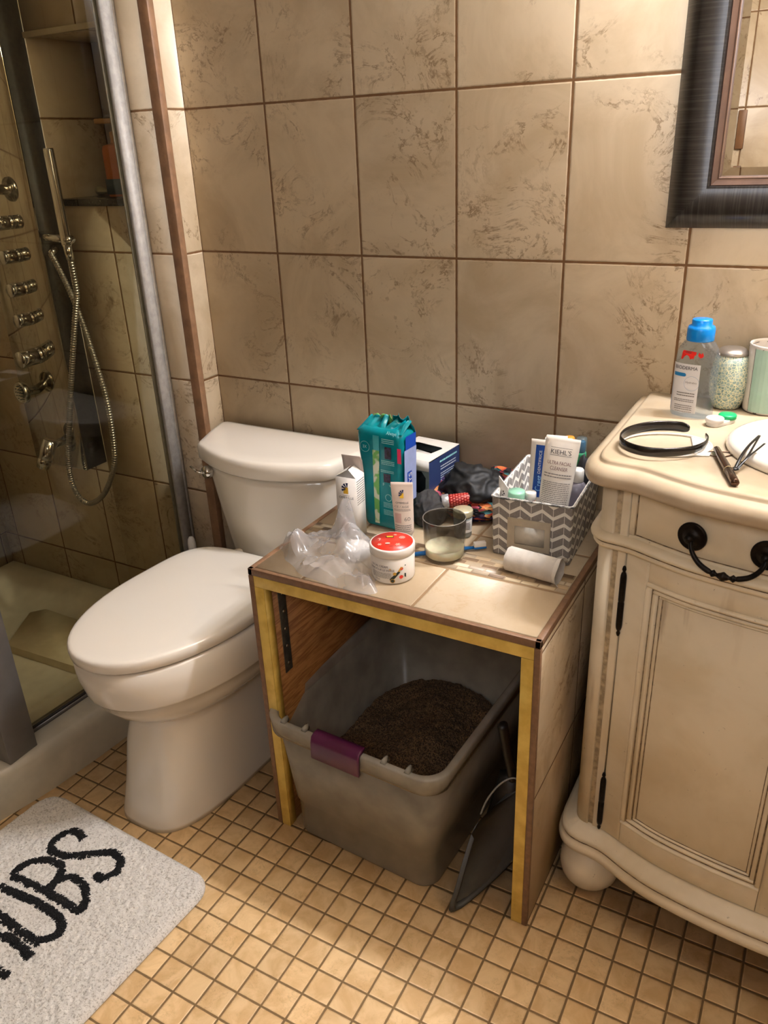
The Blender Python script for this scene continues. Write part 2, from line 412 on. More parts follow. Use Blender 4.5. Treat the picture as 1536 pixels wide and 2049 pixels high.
# ------------------------------------------------------------------ toilet
TX = .232
toi = thing('toilet', 'white two piece toilet with closed elongated lid between shower and tiled table', 'toilet', (TX, -.3, 0))
def egg(yc, hb, hf, hw, z, pb=.62, pf=.94, n=56, cx=0, qf=.98):
    out = []
    for k in range(n):
        a = 2*PI*k/n; c, s = math.cos(a), math.sin(a); p = pb if s > 0 else pf
        y = yc + (hb if s > 0 else hf)*math.copysign(abs(s)**(p if s > 0 else qf), s)
        out.append((cx + .064*min(0, y+.1) + hw*math.copysign(abs(c)**p, c), y + .3, z))
    return out
LZ = .465
lid = [egg(-.42, .198, .278, .163, LZ-.029, .45), egg(-.42, .202, .285, .169, LZ-.0285, .45), egg(-.42, .204, .288, .172, LZ-.025, .45), egg(-.42, .205, .2895, .1735, LZ-.012, .45), egg(-.42, .2045, .2885, .1728, LZ-.0045, .45), egg(-.42, .202, .285, .170, LZ-.0015, .45), egg(-.42, .198, .280, .165, LZ-.0003, .45), egg(-.42, .18, .26, .148, LZ+.0008, .5), egg(-.42, .10, .15, .08, LZ+.0025), egg(-.42, .02, .02, .02, LZ+.003)]
bm = bmesh.new(); loft(bm, lid); finish('seat_lid', bm, PORC, toi, 50)
bm = bmesh.new(); loft(bm, [egg(-.42, .190, .268, .154, LZ-.043), egg(-.42, .190, .270, .156, LZ-.036), egg(-.42, .190, .271, .157, LZ-.033), egg(-.42, .188, .268, .154, LZ-.029)]); finish('seat', bm, PORC, toi, 50)
bz = [(.430, .23, .272, .160), (.4315, .235, .279, .166), (.426, .237, .284, .171), (.39, .237, .283, .171), (.365, .236, .277, .169), (.343, .235, .271, .167), (.337, .234, .267, .165), (.332, .233, .258, .158), (.312, .23, .252, .154), (.290, .228, .236, .144), (.272, .225, .212, .130), (.262, .222, .192, .114), (.252, .220, .184, .106), (.235, .218, .186, .103), (.18, .215, .200, .102), (.1, .212, .218, .106), (.04, .21, .234, .110), (.012, .21, .243, .1125), (.0, .21, .245, .1125)]
bm = bmesh.new(); loft(bm, [egg(-.42, hb, hf, hw, z, .7, .93 if z > .29 else .62+.31*max(0, (z-.2)/.09), qf=.98 if z > .29 else .66+.32*max(0, (z-.2)/.09)) for z, hb, hf, hw in bz]); finish('bowl', bm, PORC, toi, 60)
def dring(wb, wf, yb, yf, bulge, z, off=0):
    P = []
    for k in range(9): P.append((-wb + 2*wb*k/8, yb))
    for k in range(1, 4): P.append((wb + (wf-wb)*(k/4)**1.6, yb + (yf-yb)*k/4))
    for k in range(13):
        x = wf - 2*wf*k/12; P.append((x, yf - bulge*(1-(x/wf)**2)))
    for k in (3, 2, 1): P.append((-wb - (wf-wb)*(k/4)**1.6, yb + (yf-yb)*k/4))
    return [(p.x, p.y + .3, z) for p in catmull([(x, y, 0) for x, y in P], 4, True)]
def dtank(s, z, dy=0):  # inset s
    return dring(.229-s, .184-s*1.1, -.013-s*.3, -.168+s*.8, .062, z)
TZ = .705
bm = bmesh.new()
loft(bm, [dtank(.012, TZ-.043), dtank(.003, TZ-.042), dtank(.0, TZ-.038), dtank(-.001, TZ-.015), dtank(.001, TZ-.006), dtank(.006, TZ-.0015), dtank(.014, TZ), dtank(.05, TZ+.001), dtank(.12, TZ+.0015)])
finish('tank_lid', bm, PORC, toi, 50)
bm = bmesh.new(); rings = []
for t in range(13):
    u = t/12; z = .40 + u*(TZ-.047-.40); s = .014 + .034*(1-u)**1.3
    rings.append(dring(.229-s, .184-s*1.05, -.02, -.155+.02*(1-u), .06-.02*(1-u), z))
rings.insert(0, dring(.16, .12, -.03, -.12, .03, .385))
loft(bm, rings); finish('tank', bm, PORC, toi, 50)
bm = bmesh.new(); loft(bm, [[(x, y+.3-.15, z) for x, y in rrect(.115*s, .095, .04, 6)] for z, s in ((.27, .8), (.33, .95), (.38, 1.02), (.408, 1.02), (.412, .98))]); finish('deck', bm, PORC, toi, 50)
for sx in (-1, 1):
    LA('seat_hinge', [(.0, LZ-.046), (.012, LZ-.046), (.013, LZ-.02), (.011, LZ-.012), (0, LZ-.011)], PORC, toi, 18, Matrix.Translation((sx*.07, .098, 0)))
fl = LA('flush_lever', [(.013, 0), (.0155, .004), (.0155, .014), (.012, .02), (0, .021)], CHROME, toi, 24, axisM((-.148, .128, TZ-.068), (-.45, -1, .05)))
TU('lever_arm', [(-.154, .110, TZ-.068), (-.170, .103, TZ-.064), (-.192, .108, TZ-.056)], [.0055, .005, .004], CHROME, fl, 12, .5)
br = thing('toilet_brush', 'white toilet brush handle poking up behind the toilet lid', 'toilet brush', (-.062, -.125, 0))
LA('holder', [(.038, 0), (.04, .004), (.036, .12), (.033, .125), (.028, .12), (0, .118)], WHITEP, br, 28)
LA('handle', [(.006, .11), (.006, .342), (.010, .357), (.0108, .389), (.009, .402), (.005, .409), (0, .410)], WHITEP, br, 20)

# ------------------------------------------------------------------ tiled table
XL, XR, YF, ZT = .4573, 1.022, -.516, .6272
tab = thing('tiled_table', 'tile topped open cabinet with gold metal edging beside the toilet', 'cabinet', (XL, YF, 0))
def rt(d): return (d[0]-XL, d[1]-XL, d[2]-YF, d[3]-YF, d[4], d[5])
TOPT = tile_mat('table top tile', .2215, .148, .005, (198, 180, 152), (184, 163, 132), (176, 146, 106), (150, 122, 90), .794, -.508, True, 0., .5, .06, .42)
PANT = tile_mat('table side tile', .245, .3, .004, (190, 170, 140), (162, 140, 108), (120, 94, 64), (104, 78, 50), -.272, .302, veins=1.2)
PLY = NT('plywood'); q = PLY.sep(PLY.obj()); g = PLY.noise(PLY.comb(PLY.ma('MULTIPLY', q[0], 3.), PLY.ma('MULTIPLY', q[1], 3.), PLY.ma('MULTIPLY', q[2], 30.)), 3, 5, .6, 1.5)
PLY.set(PLY.mix(PLY.mr(g, .35, .65), lin((176, 126, 70)), lin((132, 84, 40))), .55); PLY = PLY.m
BRASS = NT('gold edging'); g = BRASS.noise(BRASS.obj(), 30, 4)
BRASS.set(BRASS.mix(BRASS.mr(g, .35, .7), lin((224, 194, 100)), lin((200, 166, 74))), .42, .08); BRASS = BRASS.m
BX('top_slab', rt((XL+.010, XR-.010, YF+.008, -.003, ZT-.03, ZT)), TOPT, tab)
top_mos = NT('mosaic strip'); P = top_mos.sep(top_mos.pos())
def brickcol(s, W, H, cols, gr, g):
    uu = s.ma('DIVIDE', P[0], W); vv = s.ma('DIVIDE', s.ma('ADD', P[1], .358), H)
    iv = s.ma('FLOOR', vv); uu = s.ma('ADD', uu, s.ma('MULTIPLY', iv, .37))
    iu = s.ma('FLOOR', uu); fu = s.ma('FRACT', uu); fv = s.ma('FRACT', vv)
    d = s.ma('MINIMUM', s.ma('MULTIPLY', s.ma('MINIMUM', fu, s.ma('SUBTRACT', 1., fu)), W), s.ma('MULTIPLY', s.ma('MINIMUM', fv, s.ma('SUBTRACT', 1., fv)), H))
    wn = s.n('ShaderNodeTexWhiteNoise', noise_dimensions='2D'); s.put(wn.inputs[0], s.comb(iu, iv, 0.))
    cr = s.n('ShaderNodeValToRGB'); cr.color_ramp.interpolation = 'CONSTANT'
    cr.color_ramp.elements[0].color = lin(cols[0]); cr.color_ramp.elements[1].color = lin(cols[1]); cr.color_ramp.elements[1].position = 1/len(cols)
    for k in range(2, len(cols)):
        e = cr.color_ramp.elements.new(k/len(cols)); e.color = lin(cols[k])
    s.put(cr.inputs[0], wn.outputs['Value'])
    s.set(s.mix(s.mr(d, g*.5-.0002, g*.5+.0005), lin(gr), cr.outputs[0]), .4); s.bump(s.mr(d, g*.4, g), .5, .001)
    return s.m
BAND = brickcol(top_mos, .031, .0132, [(214, 196, 166), (156, 132, 104), (190, 164, 128), (128, 104, 80), (206, 186, 150), (168, 150, 124)], (168, 146, 116), .0022)
BX('mosaic_band', rt((XL+.012, XR-.012, -.358, -.292, ZT-.004, ZT+.0008)), BAND, tab)
bm = bmesh.new()
for x0, x1 in ((XL, XL+.0105), (XR-.0105, XR)): box(bm, *rt((x0, x1, YF, -.003, ZT-.013, ZT+.0012)), bev=.0015)
box(bm, *rt((XL, XR, YF, YF+.009, ZT-.013, ZT+.0012)), bev=.0015)
finish('top_edge_trim', bm, BROWN, tab)
for x0, x1 in ((XL, XL+.0105), (XR-.0105, XR)): BX('side_edge_trim', rt((x0, x1, YF, YF+.009, 0, ZT-.0135)), BROWN, tab, .001)
BX('side_panel', rt((XL+.001, XL+.014, YF+.009, -.003, 0, ZT-.013)), PANT, tab)
BX('side_panel', rt((XR-.014, XR-.001, YF+.009, -.003, 0, ZT-.013)), PANT, tab)
BX('inner_panel', rt((XL+.0145, XL+.030, YF+.024, -.02, 0.0, ZT-.031)), PLY, tab)
BX('inner_panel', rt((XR-.030, XR-.0145, YF+.024, -.02, 0.0, ZT-.031)), PLY, tab)
BX('inner_panel', rt((XL+.030, XR-.030, -.02, -.005, 0.0, ZT-.031)), PLY, tab)
bm = bmesh.new(); box(bm, *rt((XL+.0108, XR-.0108, YF+.001, YF+.003, ZT-.036, ZT-.0135)), bev=.0006); box(bm, *rt((XL+.0108, XR-.0108, YF+.003, YF+.024, ZT-.0335, ZT-.0315)))
finish('gold_rail', bm, BRASS, tab)
for x0, x1, xi in ((XL+.0108, XL+.0315, XL+.0295), (XR-.0315, XR-.0108, XR-.0315)):
    bm = bmesh.new(); box(bm, *rt((x0, x1, YF+.001, YF+.003, 0, ZT-.0365)), bev=.0006); box(bm, *rt((xi, xi+.002, YF+.003, YF+.024, 0, ZT-.0365)))
    finish('gold_leg', bm, BRASS, tab)
STEEL = pm('zinc bracket', (112, 112, 104), .5, .7, var=.15, sc=60)
for y0, y1, z0, z1 in ((-.475, -.452, .375, .585), (-.312, -.290, .43, .585)):
    b = BX('bracket', rt((XL+.0305, XL+.0325, y0, y1, z0, z1)), STEEL, tab, .0008)
    for k in range(int((z1-z0)/.04)):
        LA('screw', [(.004, 0), (.0035, .0015), (0, .002)], CHROME, b, 12, axisM((XL+.0325-XL, (y0+y1)/2-YF, z0+.02+k*.04), (1, 0, 0)))
wp = BX('wall_plate', (.643, .741, -.026, -.0205, .176, .236), WHITEP, None, .0015)
tag(wp, 'blank white plate on the dark back panel inside the table', 'wall plate')

# ------------------------------------------------------------------ storage bin with litter
bn = thing('storage_bin', 'frosted plastic storage tub with purple latch under the tiled table', 'storage bin', (.68, -.30, 0), R(-3))
FROST = see('frosted plastic', (214, 210, 198), .3, 1.4, (214, 208, 192), .55)
FROSTR = see('frosted rim plastic', (205, 202, 192), .25, 1.4, (206, 202, 190), .72)
def bring(hx, hy, z, r=.04, dy=0): return [(x, y+dy, z) for x, y in rrect(hx, hy, r, 7)]
bm = bmesh.new()
loft(bm, [bring(.150, .205, .002, .03), bring(.164, .219, .001, .035), bring(.166, .221, .006, .036), bring(.1675, .223, .09, .038), bring(.171, .226, .093, .038), bring(.188, .242, .288, .042), bring(.186, .240, .288, .04), bring(.169, .224, .095, .036), bring(.1655, .221, .093, .036), bring(.162, .217, .008, .034), bring(.150, .2, .006, .03)])
finish('tub', bm, FROST, bn, 40)
bm = bmesh.new()
loft(bm, [bring(.1885, .2425, .272, .042), bring(.199, .253, .274, .048), bring(.201, .255, .300, .05), bring(.202, .256, .309, .05), bring(.200, .254, .312, .05), bring(.190, .244, .312, .044), bring(.1865, .2405, .308, .042), bring(.186, .240, .272, .04)], False, False)
finish('rim', bm, FROSTR, bn, 40)
PURP = pm('purple plastic', (84, 30, 66), .32, var=.1)
bm = bmesh.new()
pp = [(-.2375, .318), (-.2385, .321), (-.250, .3215), (-.2600, .318), (-.2640, .306), (-.2660, .272), (-.2640, .268), (-.2580, .270), (-.2575, .310), (-.2400, .314)]
loft(bm, [[(x, y, z) for y, z in pp] for x in (-.069, -.067, .037, .039)])
o = finish('latch', bm, PURP, bn)
for x in (-.145, -.095, .085, .135):
    bm = bmesh.new(); loft(bm, [[(x-.006*s, -.252, z), (x+.006*s, -.252, z), (x+.006*s, -.236, z), (x-.006*s, -.236, z)] for s, z in ((1, .311), (.3, .321))]); finish('rim_peg', bm, FROSTR, bn)
GRIT = NT('cat litter'); v = GRIT.n('ShaderNodeTexVoronoi'); v.inputs['Scale'].default_value = 420; GRIT.put(v.inputs['Vector'], GRIT.obj())
GRIT.set(GRIT.mix(GRIT.mr(GRIT.sep(v.outputs['Color'])[0], .1, .9), lin((128, 100, 68)), lin((66, 48, 30))), .9); GRIT.bump(v.outputs['Distance'], 1., .002)
bm = bmesh.new()
def lit(u, v):
    a, b = 2*u-1, 2*v-1; x, y = a*math.sqrt(1-.5*b**8)*.158, b*math.sqrt(1-.35*a**8)*.211
    z = .125+.05*math.exp(-((x-.03)**2/.008+(y+.02)**2/.012)) + .04*math.exp(-((x-.0)**2/.01+(y-.16)**2/.01)) + .012*nz((x, y, 0), 14) + .005*nz((x, y, 0), 60) + .0025*nz((x, y, 0), 170)
    return (x*1.0, y*1.0, z)
V = grid(bm, 90, 110, lit)
for f in list(bm.faces): pass
edge = [V[0][i] for i in range(91)] + [V[j][90] for j in range(1, 111)] + [V[110][i] for i in range(89, -1, -1)] + [V[j][0] for j in range(109, 0, -1)]
low = [bm.verts.new((p.co.x*.98, p.co.y*.985, .012)) for p in edge]
for i in range(len(edge)): bm.faces.new((edge[i-1], edge[i], low[i], low[i-1]))
bm.faces.new(low)
lt = finish('cat_litter', bm, GRIT.m, None, 80); lt.location = (.68, -.30, 0); lt.rotation_euler = (0, 0, R(-3))
tag(lt, 'brown granular cat litter heaped inside the frosted tub', 'cat litter', kind='stuff')

# dust pan and litter scoop at the right of the bin
pan = thing('dustpan', 'dark grey pointed dustpan standing on its corner right of the storage tub', 'dustpan', (.93, -.46, 0))
def rp(p): return Vector((p[0]-.93, p[1]+.46, p[2]))
PANM = pm('dark grey plastic', (74, 74, 70), .45, var=.12, sc=14)
out = [(.884, -.556, .003), (.886, -.534, .055), (.889, -.47, .125), (.900, -.445, .148), (.930, -.41, .185), (.962, -.385, .235), (.975, -.385, .22), (.980, -.40, .12), (.962, -.42, .06), (.925, -.48, .018)]
out = catmull(out, 4, True); nn = Vector((.80, .52, .18)).normalized()
cen = sum((Vector(p) for p in out), Vector())/len(out)
bm = bmesh.new()
loft(bm, [[rp(cen+(Vector(p)-cen)*s+nn*t) for p in out] for s, t in ((.98, 0), (1, .002), (1, .010), (.955, .010), (.945, .004))], True, True)
finish('pan', bm, PANM, pan)
loop = [(.905, -.46, .175), (.915, -.452, .21), (.935, -.44, .245), (.955, -.425, .255), (.968, -.412, .235)]
TU('wire_hook', [rp(p) for p in catmull(loop, 6)], .0018, pm('light grey wire', (150, 150, 144), .4), pan, 8)
sco = thing('litter_scoop', 'black plastic scoop with upright handle behind the dark grey dustpan', 'scoop', (.935, -.40, 0))
BLK = pm('black plastic', (20, 19, 18), .45, var=.1)
def rs(p): return Vector((p[0]-.935, p[1]+.40, p[2]))
TU('handle', [rs(p) for p in catmull([(.931, -.428, .375), (.934, -.424, .345), (.939, -.416, .30), (.944, -.410, .262), (.948, -.405, .236)], 5)], [.006]+[.0115]*5+[.0105]*10+[.0125]*5, BLK, sco, 12, .8)
bm = bmesh.new()
hd = [(.925, -.415, .235), (.965, -.395, .235), (.968, -.385, .11), (.955, -.36, .02), (.90, -.38, .02), (.895, -.405, .10)]
loft(bm, [[rs(Vector(p)+Vector((.0, .0, 0))+Vector((-.3, .8, 0)).normalized()*t) for p in hd] for t in (0, .022)]); finish('scoop_head', bm, BLK, sco)

# ------------------------------------------------------------------ bath mat
mat_ = thing('bath_mat', 'white shaggy bath mat with black tufted lettering on the floor at lower left', 'bath mat', (.17, -1.10, 0))
def mato(u, v):
    """rounded slightly turned rectangle"""
    a, b = 2*u-1, 2*v-1
    hx, hy, r = .252, .405, .05
    x, y = a*hx, b*hy
    ox, oy = max(0, abs(x)-(hx-r)), max(0, abs(y)-(hy-r))
    if ox > 0 and oy > 0:
        m = max(ox, oy); L_ = math.hypot(ox, oy); k = m/L_ if L_ else 1
        x = math.copysign(hx-r+ox*k, x); y = math.copysign(hy-r+oy*k, y)
    e = min(1, min(hx-abs(a*hx), hy-abs(b*hy))/.012)
    an = R(-3.0); X, Y = x*math.cos(an)-y*math.sin(an), x*math.sin(an)+y*math.cos(an)
    z = .004 + .014*max(0, e)**.5 + (.0022*nz((x, y, 0), 55) + .0022*nz((x, y, 0), 130, 2) + .0012*nz((x, y, 0), 300, 3))*max(0, e)
    return X, Y, z
MATM = NT('mat pile'); q = MATM.obj()
c = MATM.mix(MATM.mr(MATM.noise(q, 260, 4, .7), .36, .5), lin((172, 165, 152)), lin((224, 219, 210)))
MATM.set(c, .95); MATM.bump(MATM.noise(q, 420, 4, .7), .7, .003)
bm = bmesh.new(); V = grid(bm, 300, 480, lambda u, v: (lambda p: (p[0], p[1], p[2]))(mato(u, v)))
finish('pile', bm, MATM.m, mat_, 180)
S_ = [(.125, -.756), (.098, -.748), (.081, -.758), (.072, -.781), (.079, -.803), (.099, -.810), (.127, -.805), (.156, -.788), (.188, -.766), (.207, -.754), (.231, -.756), (.248, -.775), (.25, -.796), (.239, -.811), (.219, -.812)]
B0 = [(.069, -.889), (.111, -.887), (.159, -.886), (.207, -.886), (.250, -.889)]
B1 = [(.069, -.889), (.066, -.865), (.083, -.841), (.109, -.828), (.132, -.827), (.152, -.839), (.16, -.862), (.159, -.886)]
B2 = [(.159, -.886), (.160, -.862), (.169, -.844), (.19, -.836), (.218, -.840), (.245, -.857), (.255, -.877), (.25, -.891)]
U_ = [(.068, -.919), (.118, -.915), (.163, -.911), (.207, -.912), (.246, -.919), (.26, -.937), (.251, -.957), (.23, -.969), (.19, -.968), (.144, -.965), (.068, -.966)]
R0 = [(.069, -1.046), (.14, -1.044), (.2, -1.042), (.249, -1.040)]
R1 = [(.069, -1.046), (.066, -1.02), (.085, -.997), (.115, -.988), (.142, -.997), (.155, -1.02), (.156, -1.043)]
R2 = [(.15, -1.01), (.163, -.995), (.185, -.988), (.212, -.990), (.253, -.996)]
BT = pm('black tufts', (16, 14, 14), .95, var=.3, sc=300)
def strokes(name, ls):
    bm = bmesh.new()
    for pts in ls:
        cp = catmull([(x, y, 0) for x, y in pts], 20)
        for i in range(len(cp)-1):
            a, b = cp[i], cp[i+1]; t = (b-a)
            if t.length < 1e-6: continue
            d = t.normalized(); s = Vector((-d.y, d.x, 0)); m = max(2, int(t.length/.0011*3))
            for _ in range(m*2):
                o = random.uniform(-1, 1); w = .0100
                p = a.lerp(b, random.random()) + s*o*w
                z = .0155 + .004*(1-o*o) + random.uniform(0, .002)
                ln = random.uniform(.004, .0075); wd = random.uniform(.0010, .0018)
                an = random.gauss(0, .9) + (math.pi/2 if random.random() < .75 else 0) + math.atan2(d.y, d.x)
                e = Vector((math.cos(an), math.sin(an), 0))*ln; f = Vector((-math.sin(an), math.cos(an), 0))*wd
                c = Vector((p.x-.17, p.y+1.10, z))
                vs = [bm.verts.new(c-e-Vector((0, 0, .003))), bm.verts.new(c+f), bm.verts.new(c+e-Vector((0, 0, .003))), bm.verts.new(c-f), bm.verts.new(c+Vector((0, 0, .0016)))]
                for k in range(4): bm.faces.new((vs[k], vs[(k+1) % 4], vs[4]))
            c = a.lerp(b, .5)
        rings = []
        for i, p in enumerate(cp):
            t = (cp[min(i+1, len(cp)-1)]-cp[max(i-1, 0)]).normalized(); s = Vector((-t.y, t.x, 0)); c = Vector((p.x-.17, p.y+1.10, 0))
            rings.append([c+s*w+Vector((0, 0, z)) for w, z in ((-.0094, .008), (-.0084, .0175), (0, .0205), (.0084, .0175), (.0094, .008))])
        loft(bm, rings, True, True, False) if False else loft(bm, rings, False, False, False)
    return finish(name, bm, BT, mat_, 0)
strokes('letter_s', [S_]); strokes('letter_b', [B0, B1, B2]); strokes('letter_u', [U_]); strokes('letter_r', [R0, R1, R2])

# ------------------------------------------------------------------ vanity
VC = 1.425
van = thing('vanity_cabinet', 'antiqued cream vanity cabinet with bow front door, drawer and bun feet', 'cabinet', (VC, -.23, 0))
def sym(h):
    left = catmull([(x, y, 0) for x, y in h], 7)
    left = [(p.x, p.y) for p in left]
    return left[:-1] + [(2*VC-x, y) for x, y in reversed(left)]
OUT_ = sym([(1.03, -.002), (1.03, -.15), (1.03, -.30), (1.031, -.345), (1.038, -.375), (1.054, -.394), (1.078, -.402), (1.10, -.404), (1.125, -.410), (1.17, -.431), (1.22, -.448), (1.30, -.4615), (1.37, -.468), (VC, -.470)])
FACE_ = sym([(1.056, -.002), (1.056, -.15), (1.056, -.30), (1.0565, -.340), (1.0615, -.360), (1.073, -.372), (1.09, -.3755), (1.105, -.3775), (1.125, -.383), (1.17, -.402), (1.22, -.4185), (1.30, -.4325), (1.37, -.439), (VC, -.441)])
def nrm(path, i):
    a, b = path[max(i-1, 0)], path[min(i+1, len(path)-1)]
    d = Vector((b[0]-a[0], b[1]-a[1])).normalized(); return Vector((d.y, -d.x))   # points outward? checked below
def outw(path, i):
    n = nrm(path, i); 
    c = Vector((VC-path[i][0], -.15-path[i][1]))
    return -n if n.dot(c) > 0 else n
FN = [outw(FACE_, i) for i in range(len(FACE_))]; ON = [outw(OUT_, i) for i in range(len(OUT_))]
def sweep(bm, path, N, prof, i0=0, i1=None, caps=True, o=(VC, -.23)):
    idx = range(i0, i1 if i1 is not None else len(path))
    rings = []
    for i in idx:
        p, n = path[i], N[i]
        rings.append([(p[0]+n.x*a-o[0], p[1]+n.y*a-o[1], z) for a, z in prof])
    loft(bm, rings, caps, caps, True)
def subpath(x0, x1):
    """points and normals of the face path between x0 and x1 on the front (right of the corner)"""
    P = []; 
    def at(x):
        for i in range(len(FACE_)-1):
            a, b = FACE_[i], FACE_[i+1]
            if a[1] > -.335: continue
            if a[0] <= x <= b[0] and b[0] > a[0]:
                t = (x-a[0])/(b[0]-a[0]); n = FN[i].lerp(FN[i+1], t); n.normalize()
                return ((x, a[1]+(b[1]-a[1])*t), n)
    P.append(at(x0))
    for i, p in enumerate(FACE_):
        if x0+1e-4 < p[0] < x1-1e-4 and p[1] < -.335: P.append((p, FN[i]))
    P.append(at(x1)); return P
def patch(bm, x0, x1, z0, z1, t0, t1, mir=False, bev=.0012):
    """curved slab on the bow front; t is offset along the outward normal"""
    sp = subpath(x0, x1)
    if mir: sp = [((2*VC-p[0], p[1]), Vector((-n.x, n.y))) for p, n in reversed(sp)]
    e = bev
    pr = [(t0, z0), (t1-e, z0), (t1, z0+e), (t1, z1-e), (t1-e, z1), (t0, z1)]
    loft(bm, [[(p[0]+n.x*a-VC, p[1]+n.y*a+.23, z) for a, z in pr] for p, n in sp])
CP = NT('antiqued cream paint'); q = CP.obj(); a = CP.noise(q, 7, 4, .6, .4); b = CP.noise(q, 3, 3); s3 = CP.sep(q)
c = CP.mix(CP.mr(a, .35, .7), lin((228, 214, 186)), lin((214, 197, 164)))
spk = CP.mr(CP.noise(q, 90, 3, .7), .68, .74)
c = CP.mix(CP.ma('MULTIPLY', spk, .5), c, lin((120, 92, 58)))
st = CP.ma('MULTIPLY', CP.mr(CP.noise(CP.comb(CP.ma('MULTIPLY', s3[0], 40.), CP.ma('MULTIPLY', s3[1], 40.), CP.ma('MULTIPLY', s3[2], 5.)), 1, 4), .56, .7), CP.mr(b, .52, .66))
c = CP.mix(CP.ma('MULTIPLY', st, .5), c, lin((146, 118, 80)))
CP.set(c, .42); CP.bump(CP.noise(q, 40, 3), .12, .001); CP = CP.m
GLZ = pm('brown glaze', (160, 134, 98), .6, var=.3, sc=90)
# carcass, set a little behind the faces so that the gaps read dark
bm = bmesh.new(); ins = [(p[0]-n.x*.016-VC, p[1]-n.y*.016+.23) for p, n in zip(FACE_, FN)]
ins[0] = (ins[0][0], .228); ins[-1] = (ins[-1][0], .228)
loft(bm, [[(x, y, z) for x, y in ins] for z in (.10, .849)]); finish('carcass', bm, CP, van)
ic = next(i for i, p in enumerate(FACE_) if p[0] > 1.0855 and p[1] < -.335)
for mir in (False, True):
    bm = bmesh.new()
    pr = [(-.016, .10), (0, .10), (0, .849), (-.016, .849)]
    if not mir: sweep(bm, FACE_, FN, pr, 0, ic)
    else: sweep(bm, FACE_, FN, pr, len(FACE_)-ic, len(FACE_))
    patch(bm, 1.0945, 1.1065, .10, .849, -.016, -.001, mir)
    finish('corner_post', bm, CP, van)
    bm = bmesh.new(); patch(bm, 1.083, 1.0945, .10, .849, -.016, -.0045, mir); finish('post_groove', bm, pm('worn groove paint', (192, 171, 136), .55, var=.22, sc=70), van)
    # door
    dr = bmesh.new(); g = .0007
    patch(dr, 1.110, 1.1475, .158, .7365, -.014, 0, mir); patch(dr, 1.3815, 1.4205, .158, .7365, -.014, 0, mir)
    patch(dr, 1.1475+g, 1.3815-g, .158, .210, -.014, -.0003, mir); patch(dr, 1.1475+g, 1.3815-g, .697, .7365, -.014, -.0003, mir)
    door = finish('door', dr, CP, van)
    pn = bmesh.new(); patch(pn, 1.160, 1.369, .215, .690, -.014, -.0065, mir); finish('door_panel', pn, CP, door)
    mo = bmesh.new()
    def frame(bmx, x0, x1, z0, z1, w, t0, t1, bev=.0016):
        patch(bmx, x0, x1, z0, z0+w, t0, t1, mir, bev); patch(bmx, x0, x1, z1-w, z1, t0, t1, mir, bev)
        patch(bmx, x0, x0+w, z0+w, z1-w, t0, t1, mir, bev); patch(bmx, x1-w, x1, z0+w, z1-w, t0, t1, mir, bev)
    frame(mo, 1.1478, 1.3812, .2055, .7015, .0075, -.012, .0045, .003)
    frame(mo, 1.158, 1.371, .2155, .6915, .0065, -.012, .0005, .002)
    frame(mo, 1.1665, 1.3625, .224, .683, .004, -.012, -.0035, .0012)
    finish('door_moulding', mo, CP, door)
    gz = bmesh.new(); frame(gz, 1.1552, 1.3738, .2130, .6942, .003, -.012, -.0012, .0004); frame(gz, 1.1645, 1.3645, .222, .685, .0022, -.012, -.0045, .0004); frame(gz, 1.1703, 1.3587, .2278, .6792, .0016, -.012, -.0060, .0004)
    finish('glaze_lines', gz, GLZ, door)
    # drawer
    dw = bmesh.new(); patch(dw, 1.1095, 1.404 if not mir else 1.404, .7615, .8465, -.014, -.0035, mir); frame(dw, 1.1095, 1.404, .7615, .8465, .0075, -.012, .0005)
    drw = finish('drawer', dw, CP, van)
    gz = bmesh.new(); frame(gz, 1.117, 1.3965, .769, .839, .0018, -.012, -.0030, .0004); finish('glaze_lines', gz, GLZ, drw)
    h = bmesh.new()
    sg = -1 if mir else 1
    def hx(x): return (x-VC)*sg
    def facey(x): return subpath(x, x+.001)[0][0][1]
    hd = None
    for x in (1.206, 1.306):
        bm = bmesh.new()
        n = subpath(x, x+.001)[0][1]
        M = axisM((hx(x), facey(x)+.23-.0035, .804), (n.x*sg, n.y, 0))
        lathe(bm, [(.0215, 0), (.0215, .003), (.0195, .0045), (.0185, .0035), (.016, .005), (.0145, .004), (.012, .0065), (.008, .0075), (.0065, .013), (.0055, .017), (0, .0185)], 32, M)
        finish('rosette', bm, DARKM, drw)
    pts = [(1.206, -.018, .802), (1.2075, -.022, .795), (1.213, -.024, .785), (1.222, -.026, .776), (1.234, -.028, .7705), (1.244, -.029, .7685), (1.256, -.0295, .768), (1.268, -.029, .7685), (1.278, -.028, .7705), (1.290, -.026, .776), (1.299, -.024, .785), (1.3045, -.022, .795), (1.306, -.018, .802)]
    cp = catmull([(hx(x), facey(x)+.23+d, z) for x, d, z in pts], 6); n = len(cp); rr = []
    for i in range(n):
        t = abs(i/(n-1)-.5)*2
        r = .0042 - .0014*t*t + (.003*math.exp(-(t/.045)**2)) - .0016*math.exp(-((t-.12)/.03)**2) + .0016*math.exp(-((t-.19)/.025)**2) - .001*math.exp(-((t-.25)/.025)**2)
        rr.append(r)
    TU('handle', cp, rr, DARKM, drw, 12)
    for z0, z1 in ((.588, .712), (.163, .292)):
        M = Matrix.Translation((hx(1.1083), -.3795+.23-.002, z0)); H_ = z1-z0
        LA('hinge', [(0, -.004), (.0022, -.002), (.0034, .003), (.002, .007), (.0038, .010), (.0048, .014), (.0052, .02), (.0052, H_*.48), (.0047, H_*.49), (.0047, H_*.51), (.0052, H_*.52), (.0052, H_-.02), (.0048, H_-.014), (.0038, H_-.010), (.002, H_-.007), (.0034, H_-.003), (.0022, H_+.002), (0, H_+.004)], DARKM, door, 16, M)
